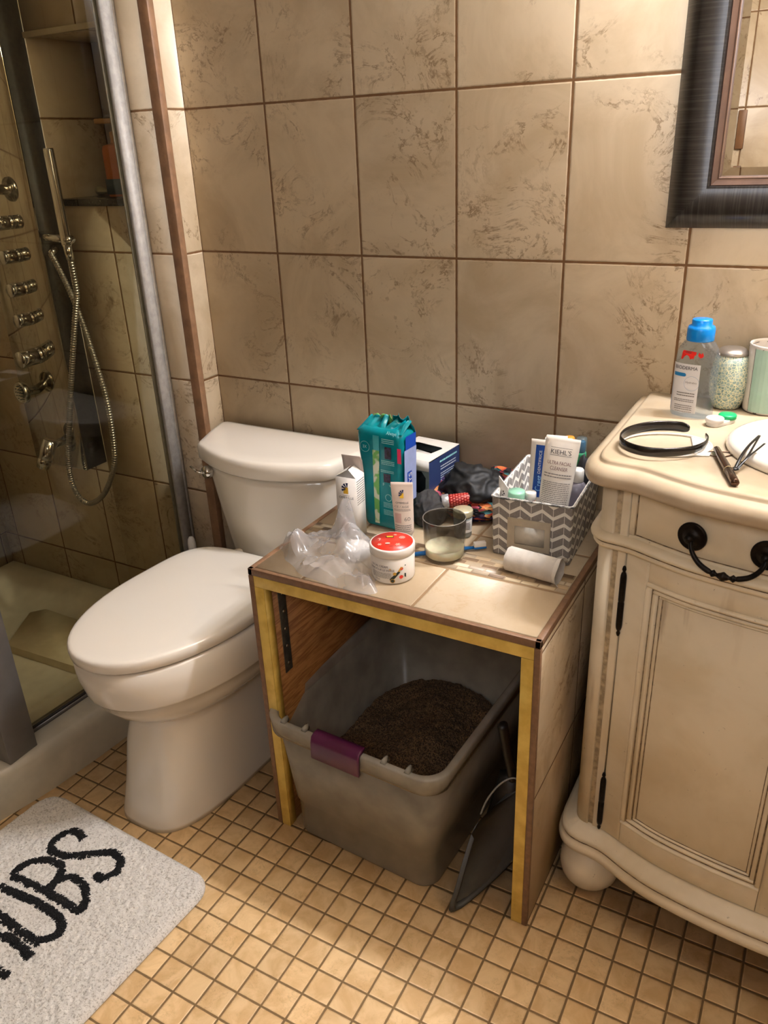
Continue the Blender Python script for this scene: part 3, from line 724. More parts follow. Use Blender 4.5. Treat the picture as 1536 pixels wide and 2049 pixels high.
bm = bmesh.new(); patch(bm, 1.4215, VC, .158, .7365, -.014, -.003); patch(bm, 1.4215, VC, .158, .7365, -.014, -.003, True)
patch(bm, 1.4055, VC, .7615, .8465, -.014, -.002); patch(bm, 1.4055, VC, .7615, .8465, -.014, -.002, True)
finish('centre_stile', bm, CP, van)
bm = bmesh.new(); sweep(bm, FACE_, FN, [(-.016, .738), (.002, .7385), (.007, .740), (.0095, .7435), (.0095, .7465), (.0075, .7495), (.0095, .7515), (.0135, .7535), (.0142, .7575), (.0125, .761), (.004, .7635), (0, .7645), (-.016, .7645)])
finish('waist_moulding', bm, CP, van)
bm = bmesh.new(); sweep(bm, FACE_, FN, [(.0070, .7488), (.0088, .7490), (.0088, .7504), (.0070, .7506)]); finish('waist_glaze', bm, GLZ, van)
bm = bmesh.new(); sweep(bm, OUT_, ON, [(-.035, .101), (-.004, .103), (.003, .108), (.0045, .116), (.002, .124), (-.004, .129), (-.003, .1315), (.0, .1365), (-.002, .143), (-.009, .148), (-.018, .1515), (-.024, .1565), (-.05, .1565)])
finish('base_moulding', bm, CP, van)
bm = bmesh.new(); sweep(bm, OUT_, ON, [(-.0045, .1285), (-.0028, .129), (-.0022, .1312), (-.0045, .132)]); finish('base_glaze', bm, GLZ, van)
for x, y in ((1.092, -.352), (1.092, -.07), (2*VC-1.092, -.352), (2*VC-1.092, -.07)):
    LA('bun_foot', [(0, 0), (.030, .0), (.042, .006), (.053, .022), (.0575, .042), (.0555, .062), (.046, .080), (.036, .088), (.034, .092), (.036, .096), (.036, .102), (0, .102)], CP, van, 40, Matrix.Translation((x-VC, y+.23, 0)))

# countertop with oval basin
MARB = NT('cream marble'); q = MARB.pos(); v1 = MARB.noise(q, 9, 6, .6, 1.2)
c = MARB.mix(MARB.mr(MARB.noise(q, 12, 4), .35, .7), lin((188, 171, 145)), lin((176, 157, 129)))
c = MARB.mix(MARB.ma('MULTIPLY', MARB.mr(MARB.ma('ABSOLUTE', MARB.ma('SUBTRACT', v1, .5)), 0., .012, 1., 0.), MARB.ma('MULTIPLY', MARB.mr(MARB.noise(q, 6, 2), .5, .62), .45)), c, lin((176, 142, 104)))
MARB.set(c, .22); MARB = MARB.m
top = thing('countertop', 'cream marble countertop with rounded stepped edge on the vanity', 'countertop', (VC, -.23, .849))
SCX, SCY, SAX, SAY = 1.428, -.232, .213, .160
bm = bmesh.new(); N_ = len(OUT_)
prof = [(-.05, .8495), (-.004, .8495), (.0005, .851), (.003, .856), (.0038, .862), (.003, .868), (-.002, .874), (-.007, .878), (-.013, .8795), (-.0155, .8798), (-.0175, .881), (-.0185, .884), (-.0205, .8865), (-.024, .8875)]
rings = []
for a, z in prof:
    r = []
    for i in range(N_):
        p, n = OUT_[i], ON[i]
        y = p[1]+n.y*a
        if i in (0, N_-1): y = -.001
        r.append((p[0]+n.x*a, y))
    # close along the wall
    xl, xr = r[0][0], r[-1][0]
    r += [(xr+(xl-xr)*k/24, -.001) for k in range(1, 24)]
    rings.append([(x-VC, y+.23, z-.849) for x, y in r])
hole = []
for x, y, z in rings[-1]:
    an = math.atan2((y-.23-SCY), (x+VC-SCX)); an = math.atan2(math.sin(an)/1, math.cos(an)/1)
    t = math.atan2(math.sin(an)*SAX, math.cos(an)*SAY)
    hole.append((SCX+SAX*.93*math.cos(t)-VC, SCY+SAY*.92*math.sin(t)+.23, z))
loft(bm, rings + [hole, [(x, y, z-.03) for x, y, z in hole]], False, False)
finish('slab', bm, MARB, top, 32)
snk = thing('sink_basin', 'white oval drop-in sink basin in the vanity countertop', 'sink', (SCX, SCY, .8875))
bm = bmesh.new(); rings = []
for s, z in [(.98, -.001), (1.0, .0005), (1.003, .004), (.995, .010), (.975, .0145), (.945, .0165), (.915, .016), (.895, .0135), (.875, .008), (.85, -.003), (.80, -.03), (.72, -.07), (.58, -.105), (.38, -.125), (.15, -.132)]:
    rings.append([(s*SAX*math.cos(2*PI*k/72)*(1 if s > .9 else 1), s*SAY*math.sin(2*PI*k/72), z) for k in range(72)])
loft(bm, rings, False, True); finish('bowl', bm, PORC, snk, 60)
LA('drain', [(0, -.131), (.02, -.131), (.022, -.129), (.018, -.128), (.012, -.1295), (0, -.1295)], CHROME, snk, 24)

# ------------------------------------------------------------------ mirror
MX0, MX1, MZ0, MZ1 = 1.047, 1.803, 1.182, 1.90
mir_ = thing('wall_mirror', 'wall mirror in a wide black frame with bronze inner edge above the vanity', 'mirror', (MX0, -.001, MZ0))
BF = NT('black wood frame'); q = BF.sep(BF.obj())
g1 = BF.noise(BF.comb(BF.ma('MULTIPLY', q[0], 12.), 0., BF.ma('MULTIPLY', q[2], 420.)), 1, 3)
g2 = BF.noise(BF.comb(BF.ma('MULTIPLY', q[0], 420.), 0., BF.ma('MULTIPLY', q[2], 12.)), 1, 3)
isb = BF.ma('MULTIPLY', BF.ma('LESS_THAN', q[2], .075), BF.ma('LESS_THAN', q[2], q[0]))
gg = BF.ma('ADD', BF.ma('MULTIPLY', g2, isb), BF.ma('MULTIPLY', g1, BF.ma('SUBTRACT', 1., isb)))
BF.set(BF.mix(BF.mr(gg, .4, .7), lin((20, 19, 19)), lin((52, 50, 50))), .34); BF.bump(gg, .16, .001); BF.bs.inputs['Coat Weight'].default_value = .6; BF.bs.inputs['Coat Roughness'].default_value = .22
def framebar(name, prof, mat, parent=mir_):
    """mitred frame swept round the mirror; prof = (distance in from outer edge, depth)"""
    bm = bmesh.new(); W_, H_ = MX1-MX0, MZ1-MZ0
    rings = []
    for cx, cz, sx, sz in ((0, 0, 1, 1), (W_, 0, -1, 1), (W_, H_, -1, -1), (0, H_, 1, -1)):
        rings.append([(cx+sx*a, -d, cz+sz*a) for a, d in prof])
    rings.append(rings[0])
    loft(bm, rings, False, False, True); bmesh.ops.remove_doubles(bm, verts=bm.verts, dist=1e-6)
    bmesh.ops.recalc_face_normals(bm, faces=bm.faces)
    return finish(name, bm, mat, parent, 25)
framebar('frame', [(0, 0), (0, .006), (.002, .009), (.008, .0165), (.016, .0225), (.025, .0265), (.036, .0285), (.048, .0285), (.058, .0265), (.0625, .0255), (.0635, .0235), (.0655, .0235), (.0665, .021), (.0665, 0)], BF.m)
framebar('inner_liner', [(.0665, 0), (.0665, .018), (.068, .0195), (.0765, .0165), (.0785, .0175), (.0800, .0165), (.0800, 0)], pm('bronze liner', (128, 104, 92), .4, .4, var=.08))
MG = NT('mirror glass'); MG.set((.86, .86, .84, 1), .0, 1.)
W_, H_ = MX1-MX0, MZ1-MZ0
bm = bmesh.new(); rings = []
for a, d in ((.079, .0105), (.094, .0125)):
    rings.append([(a, -d, a), (W_-a, -d, a), (W_-a, -d, H_-a), (a, -d, H_-a)])
loft(bm, rings, False, True); finish('mirror_glass', bm, MG.m, mir_, 0)

# ------------------------------------------------------------------ printed marks (flat ink on labels)
def text_polys(s):
    c = bpy.data.curves.new('t', 'FONT'); c.body = s; c.size = 1; c.resolution_u = 3
    o = bpy.data.objects.new('t', c); COL.objects.link(o)
    dg = bpy.context.evaluated_depsgraph_get(); dg.update()
    me = bpy.data.meshes.new_from_object(o.evaluated_get(dg))
    V = [(v.co.x, v.co.y) for v in me.vertices]; F = [list(p.vertices) for p in me.polygons]
    bpy.data.objects.remove(o); bpy.data.curves.remove(c); bpy.data.meshes.remove(me)
    x0, x1 = min(v[0] for v in V), max(v[0] for v in V); y0, y1 = min(v[1] for v in V), max(v[1] for v in V)
    return [((x-x0)/(x1-x0), (y-y0)/(y1-y0)) for x, y in V], F
def ink(name, items, fn, mat, parent, h=.00035):
    """items: ('t',str,u0,v0,w,h) ('t90',...) ('r',u0,v0,u1,v1) ('p',pts) ('c',u,v,r[,ry]) ('o',u,v,r,th) ('l',u0,v0,u1,v1,n)"""
    bm = bmesh.new()
    def face(pts):
        try: bm.faces.new([bm.verts.new(fn(u, v, h)) for u, v in pts])
        except ValueError: pass
    def rect(u0, v0, u1, v1, k=6):
        for i in range(k):
            a, b = u0+(u1-u0)*i/k, u0+(u1-u0)*(i+1)/k; face([(a, v0), (b, v0), (b, v1), (a, v1)])
    for it in items:
        k = it[0]
        if k in ('t', 't90'):
            _, s, u, v, w, hh = it; V, F = text_polys(s)
            if k == 't': vs = [bm.verts.new(fn(u+a*w, v+b*hh, h)) for a, b in V]
            else: vs = [bm.verts.new(fn(u-b*w, v+a*hh, h)) for a, b in V]
            for f in F:
                try: bm.faces.new([vs[i] for i in f])
                except ValueError: pass
        elif k == 'r': rect(*it[1:5])
        elif k == 'p': face(it[1])
        elif k == 'c':
            r, ry = it[3], (it[4] if len(it) > 4 else it[3])
            face([(it[1]+r*math.cos(2*PI*i/20), it[2]+ry*math.sin(2*PI*i/20)) for i in range(20)])
        elif k == 'o':
            _, u, v, r, th = it
            for i in range(28):
                a, b = 2*PI*i/28, 2*PI*(i+1)/28
                face([(u+r*math.cos(a), v+r*math.sin(a)), (u+r*math.cos(b), v+r*math.sin(b)), (u+(r-th)*math.cos(b), v+(r-th)*math.sin(b)), (u+(r-th)*math.cos(a), v+(r-th)*math.sin(a))])
        elif k == 'l':
            _, u0, v0, u1, v1, n = it; rnd = random.Random(int(abs(u0*9e4)+abs(v0*7e4)))
            for i in range(n):
                t = (v1-v0)/n; y = v0+t*i; x = u0
                while x < u1:
                    wl = rnd.uniform(.02, .09)*(u1-u0)*1.6; rect(x, y+t*.3, min(u1, x+wl*.86), y+t*.68, 1); x += wl
        elif k == 's':
            _, u, v, r = it
            for i in range(3):
                a = PI*i/3; dx, dy = math.cos(a), math.sin(a); w = r*.16
                face([(u-dx*r-dy*w, v-dy*r+dx*w), (u+dx*r-dy*w, v+dy*r+dx*w), (u+dx*r+dy*w, v+dy*r-dx*w), (u-dx*r+dy*w, v-dy*r-dx*w)])
    bmesh.ops.recalc_face_normals(bm, faces=bm.faces)
    return finish(name, bm, mat, parent, 0)
def flatf(o, U, V, N):
    o, U, V, N = Vector(o), Vector(U), Vector(V), Vector(N)
    return lambda u, v, h: o + U*u + V*v + N*h
def cylf(r, a0, z0=0, taper=0):
    return lambda u, v, h: Vector(((r+taper*v+h)*math.cos(a0+u/r), (r+taper*v+h)*math.sin(a0+u/r), z0+v))
INK = pm('black ink', (34, 32, 34), .6, var=0); GINK = pm('grey ink', (120, 114, 108), .6, var=0)
CARD = pm('white card', (226, 221, 213), .55, var=.03); YEL = pm('yellow ink', (222, 178, 44), .5, var=0)
NAVY = pm('navy ink', (30, 44, 84), .5, var=0); PINK = pm('dusty pink ink', (196, 160, 152), .5, var=0)
ZB = ZT + .0012
def sunlogo(u, v, s, fn, par):
    ink('logo_bar', [('r', u-.0045*s, v-.010*s, u+.0045*s, v+.002*s)], fn, YEL, par)
    fan = []
    for k in range(4):
        a, b = R(80+34*k), R(80+34*k+24); c = (u+.003*s, v-.001*s)
        fan.append(('p', [(c[0]+.003*s*math.cos(a), c[1]+.003*s*math.sin(a)), (c[0]+.011*s*math.cos(a), c[1]+.011*s*math.sin(a)), (c[0]+.011*s*math.cos(b), c[1]+.011*s*math.sin(b)), (c[0]+.003*s*math.cos(b), c[1]+.003*s*math.sin(b))]))
    ink('logo_fan', fan, fn, NAVY, par, .0006)

# sunscreen carton, opened at the top
ca = thing('sunscreen_carton', 'tall white sunscreen carton with opened top flaps and yellow logo', 'carton', (.566, -.3145, ZB), R(4))
W, D, H = .0215, .0185, .130
bm = bmesh.new()
def wall4(bm, hx, hy, z0, z1, t=.0006):
    o = [(-hx, -hy), (hx, -hy), (hx, hy), (-hx, hy)]; i = [(-hx+t, -hy+t), (hx-t, -hy+t), (hx-t, hy-t), (-hx+t, hy-t)]
    loft(bm, [[(x, y, z0) for x, y in o], [(x, y, z1) for x, y in o], [(x, y, z1) for x, y in i], [(x, y, z0+t) for x, y in i]])
wall4(bm, W, D, 0, H); finish('box_body', bm, CARD, ca, 20)
for nm, q in (('side_flap', [(W-.0003, -D+.001, H), (W-.0003, D-.001, H), (.004, D-.006, H+.014), (.003, -D+.007, H+.0135)]), ('side_flap', [(-W+.0003, -D+.001, H), (-W+.0003, D-.001, H), (-.004, D-.005, H+.0125), (-.002, -D+.006, H+.0115)])):
    bm = bmesh.new(); bm.faces.new([bm.verts.new(p) for p in q]); o = finish(nm, bm, CARD, ca, 0); solid(o, .0005, 0)
bm = bmesh.new(); grid(bm, 6, 8, lambda u, v: (-W+2*W*u+(.004 if v > .8 else 0)*(1-2*u)*(v-.8)*2, D-.001-.006*v-.008*max(0, v-.75)**1.5*4, H+.036*v)); o = finish('back_flap', bm, pm('grey card inside', (196, 186, 180), .6), ca); solid(o, .0005, 0)
f1 = flatf((-W, -D, 0), (1, 0, 0), (0, 0, 1), (0, -1, 0)); f2 = flatf((W, -D, 0), (0, 1, 0), (0, 0, 1), (1, 0, 0))
sunlogo(.021, H-.022, 1.15, f1, ca)
ink('lettering', [('t', 'OMBRELLE', .006, H-.044, .031, .0048), ('r', .014, H-.0375, .029, H-.0368)], f1, INK, ca)
ink('small_lettering', [('t', 'VIS', .010, H-.066, .014, .0068), ('r', .006, H-.075, .022, H-.0745)], f1, GINK, ca)
ink('pink_panel', [('r', .006, .014, .022, H-.084)], f1, PINK, ca)
ink('side_print', [('l', .003, H-.058, .034, H-.006, 11)], f2, GINK, ca)

# sunscreen tube standing on its cap
def ftube(name, label, loc, rz, w0, w1, h, mat, tilt=0, capz=.016, capr=None, capmat=None, cat='tube', crimp=.006, tiltx=0):
    t = thing(name, label, cat, loc, rz, rx=tiltx, ry=tilt)
    bm = bmesh.new(); rings = []
    n = 24
    for z, a, b in [(capz, w0*.86, w0*.80), (capz+.002, w0*.98, w0*.92), (capz+.012, w0, w0*.9), (h*.45, w0*1.0+(w1-w0)*.4, w0*.66), (h*.75, w0+(w1-w0)*.8, w0*.34), (h-crimp*1.6, w1, w0*.1), (h-crimp, w1, .0009), (h, w1, .0008)]:
        rings.append([(a*math.copysign(abs(math.cos(2*PI*k/n))**.9, math.cos(2*PI*k/n)), b*math.sin(2*PI*k/n), z) for k in range(n)])
    loft(bm, rings); finish('tube_body', bm, mat, t, 40)
    cr = capr or w0*.85
    LA('cap', [(cr*.96, 0), (cr, .002), (cr, capz-.002), (cr*.96, capz), (0, capz)], capmat or mat, t, 28)
    def fn(u, v, hh):
        z = v
        pts = [(capz+.012, w0*.9), (h*.45, w0*.66), (h*.75, w0*.34), (h-crimp*1.6, w0*.1), (h-crimp, .0009), (h, .0008)]
        b = pts[0][1]; a = w0+(w1-w0)*min(1, max(0, z/h))
        for (za, ba), (zb, bb) in zip(pts, pts[1:]):
            if za <= z <= zb: b = ba+(bb-ba)*(z-za)/(zb-za)
            elif z > zb: b = bb
        c = min(.999, abs(u)/a)
        return Vector((u, -b*math.sqrt(1-c*c)-hh-.0003, z))
    return t, fn
TUBEW = pm('white tube plastic', (222, 214, 202), .35, var=.03, bump=.1, bsc=25)
ot, fo = ftube('sunscreen_tube', 'pinkish white sunscreen tube with yellow logo standing behind the red lidded jar', (.671, -.292, ZB), R(16), .0185, .0215, .122, pm('pinkish white tube', (222, 204, 190), .35, var=.03), tilt=R(-2))
sunlogo(0, .100, .8, fo, ot)
ink('lettering', [('t', 'OMBRELLE', -.0125, .081, .025, .0035)], fo, INK, ot)
ink('small_lettering', [('t', 'CE / AGE', -.015, .073, .028, .004), ('l', -.016, .066, .016, .071, 2), ('t', '60', .004, .047, .011, .0075), ('l', -.015, .024, .016, .04, 4)], fo, GINK, ot)
ink('pink_panel', [('r', -.015, .043, -.002, .062)], fo, PINK, ot)

# teal package
pk = thing('pads_package', 'tall teal plastic package with green band behind the white carton', 'package', (.606, -.236, ZB), R(-4))
TEAL = pm('teal film', (0, 132, 142), .22, var=.1, sc=14, bump=.25, bsc=45)
PGRN = NT('green leaf film'); q = PGRN.obj(); g = PGRN.noise(q, 38, 2)
PGRN.set(PGRN.mix(PGRN.mr(g, .45, .52), lin((206, 214, 190)), lin((112, 176, 96))), .25); PGRN = PGRN.m
LIME = pm('lime film', (140, 214, 120), .3, var=.12, sc=30)
def pring(hx, hy, z, j=0):
    out = []
    for k, (x, y) in enumerate(rrect(hx, hy, .014, 4)):
        d = .0022*nz((x, y, z), 26, 3) + .0012*nz((x, y, z), 80, 4)
        out.append((x*(1+d*14), y*(1+d*14), z))
    return out
bm = bmesh.new()
rings = [pring(.030, .018, .002), pring(.041, .028, .004)]
for k in range(24):
    u = k/23; rings.append(pring(.042+.010*u+.002*math.sin(u*9), .030-.002*u, .008+.188*u))
rings += [pring(.050, .027, .203), pring(.044, .022, .210)]
loft(bm, rings); finish('wrap', bm, TEAL, pk, 60)
bm = bmesh.new()
def crump(cx, w, z0, z1, y0, lean, mat, nm, seed):
    bm = bmesh.new()
    def fn(u, v):
        x = cx+(u-.5)*w*(1-.35*v)+lean*v; y = y0*(1-v)+.003*math.sin(u*13+seed)*v+.01*v*nz((u*3, v*2, seed), 1)
        z = z0+(z1-z0)*v*(.85+.3*nz((u*4, seed, 1), 1))
        return (x, y, z)
    grid(bm, 26, 10, fn); o = finish(nm, bm, mat, pk, 60); solid(o, .0006, 0)
crump(-.022, .062, .200, .232, -.024, .008, TEAL, 'torn_top', 1)
crump(-.012, .060, .196, .236, .020, .004, LIME, 'torn_lining', 3)
crump(.026, .056, .196, .240, .022, .010, TEAL, 'torn_top', 5)
crump(.024, .052, .202, .228, -.024, .016, TEAL, 'torn_top', 7)
BLUE = pm('blue film', (24, 70, 170), .3); 
def pf(u, v, h):
    hx = .0425+.010*min(1, max(0, (v-.008)/.188)); s = v/.2
    return Vector((u, -(.0302-.002*s)-.0012-h, v))
ink('leaf_band', [('r', -.014, .012+.0155*k, -.003+.0005*k, .012+.0155*(k+1), ) for k in range(10)], pf, PGRN, pk, .0004)
ink('band_top', [('r', -.012, .167, .002, .197)], pf, pm('light teal film', (60, 168, 178), .3), pk, .0004)
PALE = pm('pale print', (150, 214, 214), .5, var=0)
for it_ in ([('t', '3X', -.036, .168, .009, .006), ('o', -.0315, .171, .011, .0006), ('l', .008, .183, .036, .194, 3), ('l', .006, .140, .036, .150, 3), ('l', .004, .124, .034, .130, 2), ('o', .020, .072, .0075, .0011), ('l', .008, .050, .034, .062, 4), ('l', .008, .034, .034, .046, 4), ('t', 'F', .008, .096, .004, .006), ('t', 'v', .022, .096, .005, .004)]): ink('print', [it_], pf, PALE, pk, .0006)
for q_ in (('r', .014, .153, .029, .177), ('r', .010, .104, .026, .122)): ink('picture', [q_], pf, pm('dark print', (60, 52, 84), .5, var=.5, sc=160), pk, .0005)
fr = lambda u, v, h: Vector((.0535-(.0045*(1-v/.2))+.0010+h, u, v))
for q_ in (('r', -.018, .172, .02, .199), ('r', -.012, .085, .004, .125)): ink('side_blue', [q_], fr, BLUE, pk, .0006)
ink('side_violet', [('r', -.022, .06, .022, .172)], fr, pm('violet film', (150, 164, 206), .3), pk, .0003)
fp = lambda u, v, h: Vector((u, -.0312-h, v))
ink('pink_patch', [('r', .043, .148, .0515, .178)], pf, pm('pink film', (220, 44, 96), .4), pk, .0008)
ink('vertical_print', [('t90', 'AYS', .003, .088, .011, .034)], fr, CARD, pk, .0010)
ink('script_print', [('t', 'Always', .018, .200, .022, .008)], lambda u, v, h: Vector((u, -.0285+(v-.2)*.6-h, v)), PALE, pk, .0012)

# clear plastic bag
bag = BX('tmp', (0, 1, 0, 1, 0, 1), None) ; bpy.data.objects.remove(bag)
FILM = see('thin bag film', (250, 250, 250), .12, 1.35, (224, 222, 224), .34)
outl = catmull([(p[0], p[1], 0) for p in [(.462, -.418), (.49, -.362), (.53, -.350), (.566, -.3345), (.592, -.3385), (.628, -.352), (.66, -.372), (.688, -.405), (.70, -.462), (.722, -.497), (.69, -.5115), (.62, -.508), (.566, -.500), (.536, -.478), (.505, -.462), (.484, -.438)]], 8, True)
def bagz(x, y):
    g = lambda cx, cy, sx, sy, h: h*math.exp(-((x-cx)/sx)**2-((y-cy)/sy)**2)
    z = .006 + max(0, .070*(1-abs(x-.583-.35*(y+.352))/.022)*(1-((y+.352)/.036)**2))*(1 if abs(y+.352) < .036 else 0) + g(.592, -.375, .026, .026, .026) + g(.615, -.40, .055, .035, .034) + g(.512, -.430, .022, .022, .036) + g(.478, -.415, .012, .014, .016) + g(.63, -.450, .05, .03, .012)
    z += .024*abs(nz((x, y*1.6, 0), 15, 1)) + .010*abs(nz((x*1.5, y, 0), 34, 2)) + .0035*abs(nz((x, y, 0), 90, 5))
    return z
bm = bmesh.new(); cx, cy = .595, -.425; K = 30
rings = []
for j in range(K+1):
    s = j/K; r = []
    for p in outl:
        x, y = cx+(p.x-cx)*s, cy+(p.y-cy)*s
        e = min(1, (1-s)*6); r.append((x, y, ZB+.0006+bagz(x, y)*(.12+.88*e)))
    rings.append(r)
loft(bm, rings[1:], False, False)
bmesh.ops.contextual_create(bm, geom=[e for e in bm.edges if e.is_boundary and (e.verts[0].co.xy-Vector((cx, cy))).length < .01])
bg = finish('plastic_bag', bm, FILM, None, 24); bg.location = (0, 0, 0)
tag(bg, 'crumpled clear plastic bag lying at the front left of the table', 'plastic bag')
cp_ = thing('cotton_pads', 'round white item wrapped inside the clear plastic bag', 'cotton pad', (.622, -.392, ZB), R(20))
LA('pad', [(0, .001), (.022, .001), (.024, .004), (.024, .022), (.020, .027), (0, .028)], pm('cotton white', (228, 224, 216), .9), cp_, 28)

# face cream jar
jr = thing('cream_jar', 'white face cream jar with bright red snowflake lid at the front of the table', 'jar', (.7145, -.4225, ZB), 0)
JW = pm('white jar plastic', (226, 220, 210), .28, var=.02)
LA('jar_body', [(0, 0), (.0345, 0), (.0375, .0015), (.0385, .004), (.0395, .049), (.039, .0495), (0, .0495)], JW, jr, 56)
LA('lid', [(.0390, .0497), (.0403, .0505), (.0405, .064), (.0395, .0660), (.0378, .0664), (0, .0664)], JW, jr, 56)
RED = pm('red lid disc', (224, 56, 40), .35, var=.04)
LA('red_disc', [(.0368, .0664), (.0368, .0668), (0, .0668)], RED, jr, 48)
ft = flatf((0, 0, .0668), (math.cos(R(29)), math.sin(R(29)), 0), (-math.sin(R(29)), math.cos(R(29)), 0), (0, 0, 1))
PKI = pm('pale pink print', (240, 178, 160), .5, var=0)
ink('snowflakes', [('s', .018, .013, .0042), ('s', .010, -.014, .0050), ('s', .006, .024, .0034), ('s', -.022, -.012, .0040), ('o', .018, .013, .0052, .0010), ('c', -.008, -.008, .0045, .003), ('p', [(-.024, .004), (-.022, .004), (-.020, .010), (-.0225, .013), (-.026, .011), (-.0245, .0105), (-.022, .011), (-.022, .009)])], ft, PKI, jr)
ink('gift_black', [('p', [(-.011, .014), (.003, .013), (.003, .020), (-.011, .021)]), ('r', -.012, -.013, -.005, -.0115), ('r', -.006, -.021, .002, -.0195)], ft, INK, jr)
ink('gift_yellow', [('p', [(-.0095, .0150), (.002, .0143), (.002, .0190), (-.0095, .0197)])], ft, YEL, jr, .0007)
A0 = R(-75)
jf = cylf(.0392, A0)
ink('lettering', [('t', 'FACIAL CREAM', -.034, .0330, .034, .0042), ('t', 'CREME POUR LE VISAGE', -.040, .0265, .052, .0038), ('t', '175 ml', -.026, .0075, .010, .0030)], jf, pm('dark print', (60, 52, 84)), jr)
ink('small_print', [('l', -.033, .012, .006, .0235, 5)], jf, GINK, jr)
ink('figure_dark', [('c', .008, .0085, .0042), ('p', [(.004, .008), (.012, .013), (.022, .024), (.019, .027), (.010, .019), (.003, .012)]), ('c', .032, .036, .0012), ('p', [(.030, .014), (.033, .012), (.033, .020), (.030, .021)])], jf, pm('dark green print', (36, 52, 44), .5), jr, .0005)
ink('figure_red', [('c', .0235, .015, .0036), ('c', .0245, .031, .003), ('p', [(.012, .020), (.015, .024), (.009, .023)])], jf, RED, jr, .0008)
ink('figure_gold', [('c', .012, .0225, .0030), ('p', [(.017, .026), (.023, .035), (.027, .034), (.021, .026)]), ('o', .008, .0085, .0042, .0010), ('s', .0045, .031, .0022)], jf, pm('gold print', (212, 160, 60), .5), jr, .0010)

# glass candle
cd = thing('glass_candle', 'sooty glass candle tumbler with wax at the bottom on the table', 'candle', (.7695, -.3225, ZB), 0)
SOOT = NT('sooted glass'); SOOT.t.nodes.remove(SOOT.bs); q = SOOT.sep(SOOT.obj())
tr = SOOT.n('ShaderNodeBsdfTransparent'); tr.inputs[0].default_value = (.93, .93, .91, 1)
df = SOOT.n('ShaderNodeBsdfDiffuse'); df.inputs[0].default_value = lin((52, 46, 38))
w_ = SOOT.ma('MULTIPLY', SOOT.mr(q[2], .026, .072, .05, .62), SOOT.mr(SOOT.noise(SOOT.obj(), 60, 4), .2, .6, .6, 1.))
m1 = SOOT.n('ShaderNodeMixShader'); SOOT.put(m1.inputs[0], w_); SOOT.put(m1.inputs[1], tr.outputs[0]); SOOT.put(m1.inputs[2], df.outputs[0])
gl = SOOT.n('ShaderNodeBsdfGlossy'); gl.inputs['Roughness'].default_value = .03; frn = SOOT.n('ShaderNodeFresnel'); frn.inputs[0].default_value = 1.5
m2 = SOOT.n('ShaderNodeMixShader'); bf = SOOT.n('ShaderNodeNewGeometry').outputs['Backfacing']
SOOT.put(m2.inputs[0], SOOT.ma('MULTIPLY', frn.outputs[0], SOOT.ma('SUBTRACT', 1., bf))); SOOT.put(m2.inputs[1], m1.outputs[0]); SOOT.put(m2.inputs[2], gl.outputs[0]); SOOT.put(SOOT.out.inputs[0], m2.outputs[0])
LA('glass', [(0, 0), (.034, 0), (.0365, .002), (.0375, .006), (.0400, .080), (.0396, .0815), (.0385, .0815), (.0378, .080), (.0355, .008), (.033, .006), (0, .006)], SOOT.m, cd, 56, cap0=False, cap1=False)
bm = bmesh.new(); rings = []
for r, z in ((.0, .0065), (.033, .0065), (.0354, .0085), (.0358, .024), (.033, .0225), (.02, .0220), (.0, .0218)):
    rings.append([(max(r, 1e-5)*math.cos(2*PI*k/56), max(r, 1e-5)*math.sin(2*PI*k/56), z+(.0015*nz((math.cos(2*PI*k/56), math.sin(2*PI*k/56), z*50), 1.5) if z > .02 else 0)) for k in range(56)])
loft(bm, rings, False, False); finish('wax', bm, pm('candle wax', (226, 216, 184), .4, sss=.2), cd)
LA('rim', [(.0387, .0808), (.0400, .0812), (.0396, .0822), (.0386, .0820)], see('glass rim', (255, 255, 255), .05, 2.2, (206, 202, 192), .5), cd, 56, cap0=False, cap1=False)
c2 = thing('small_tin', 'small glass jar with pale lid and white label behind the candle', 'jar', (.763, -.224, ZB), 0)
LA('jar_body', [(0, 0), (.016, 0), (.0175, .003), (.0185, .040), (.017, .044), (0, .044)], pm('blue grey glass', (150, 158, 156), .15), c2, 32)
LA('lid', [(.0190, .042), (.0195, .044), (.0195, .054), (.0188, .0555), (0, .056)], pm('pale metal lid', (206, 196, 160), .3, .3), c2, 32)
ink('label', [('r', -.010, .012, .016, .038)], cylf(.0187, R(-50)), CARD, c2); ink('label_print', [('l', .0, .018, .010, .034, 5)], cylf(.0187, R(-50)), INK, c2, .0007)

# toothbrush
tbz = thing('toothbrush', 'blue toothbrush lying behind the candle glass', 'toothbrush', (.719, -.347, ZB), R(38))
BLUP = pm('blue plastic', (18, 104, 176), .3)
TU('handle', [(0, 0, .0055), (.03, 0, .006), (.06, .0, .0065), (.09, .001, .006), (.115, .001, .0055)], [.0045, .0055, .0052, .0048, .0032], BLUP, tbz, 12, .8)
BX('brush_head', (.113, .138, -.0055, .0065, .0035, .0075), BLUP, tbz, .0015)
BX('bristles', (.114, .137, -.0045, .0055, .0075, .0165), WHITEP, tbz, .001)

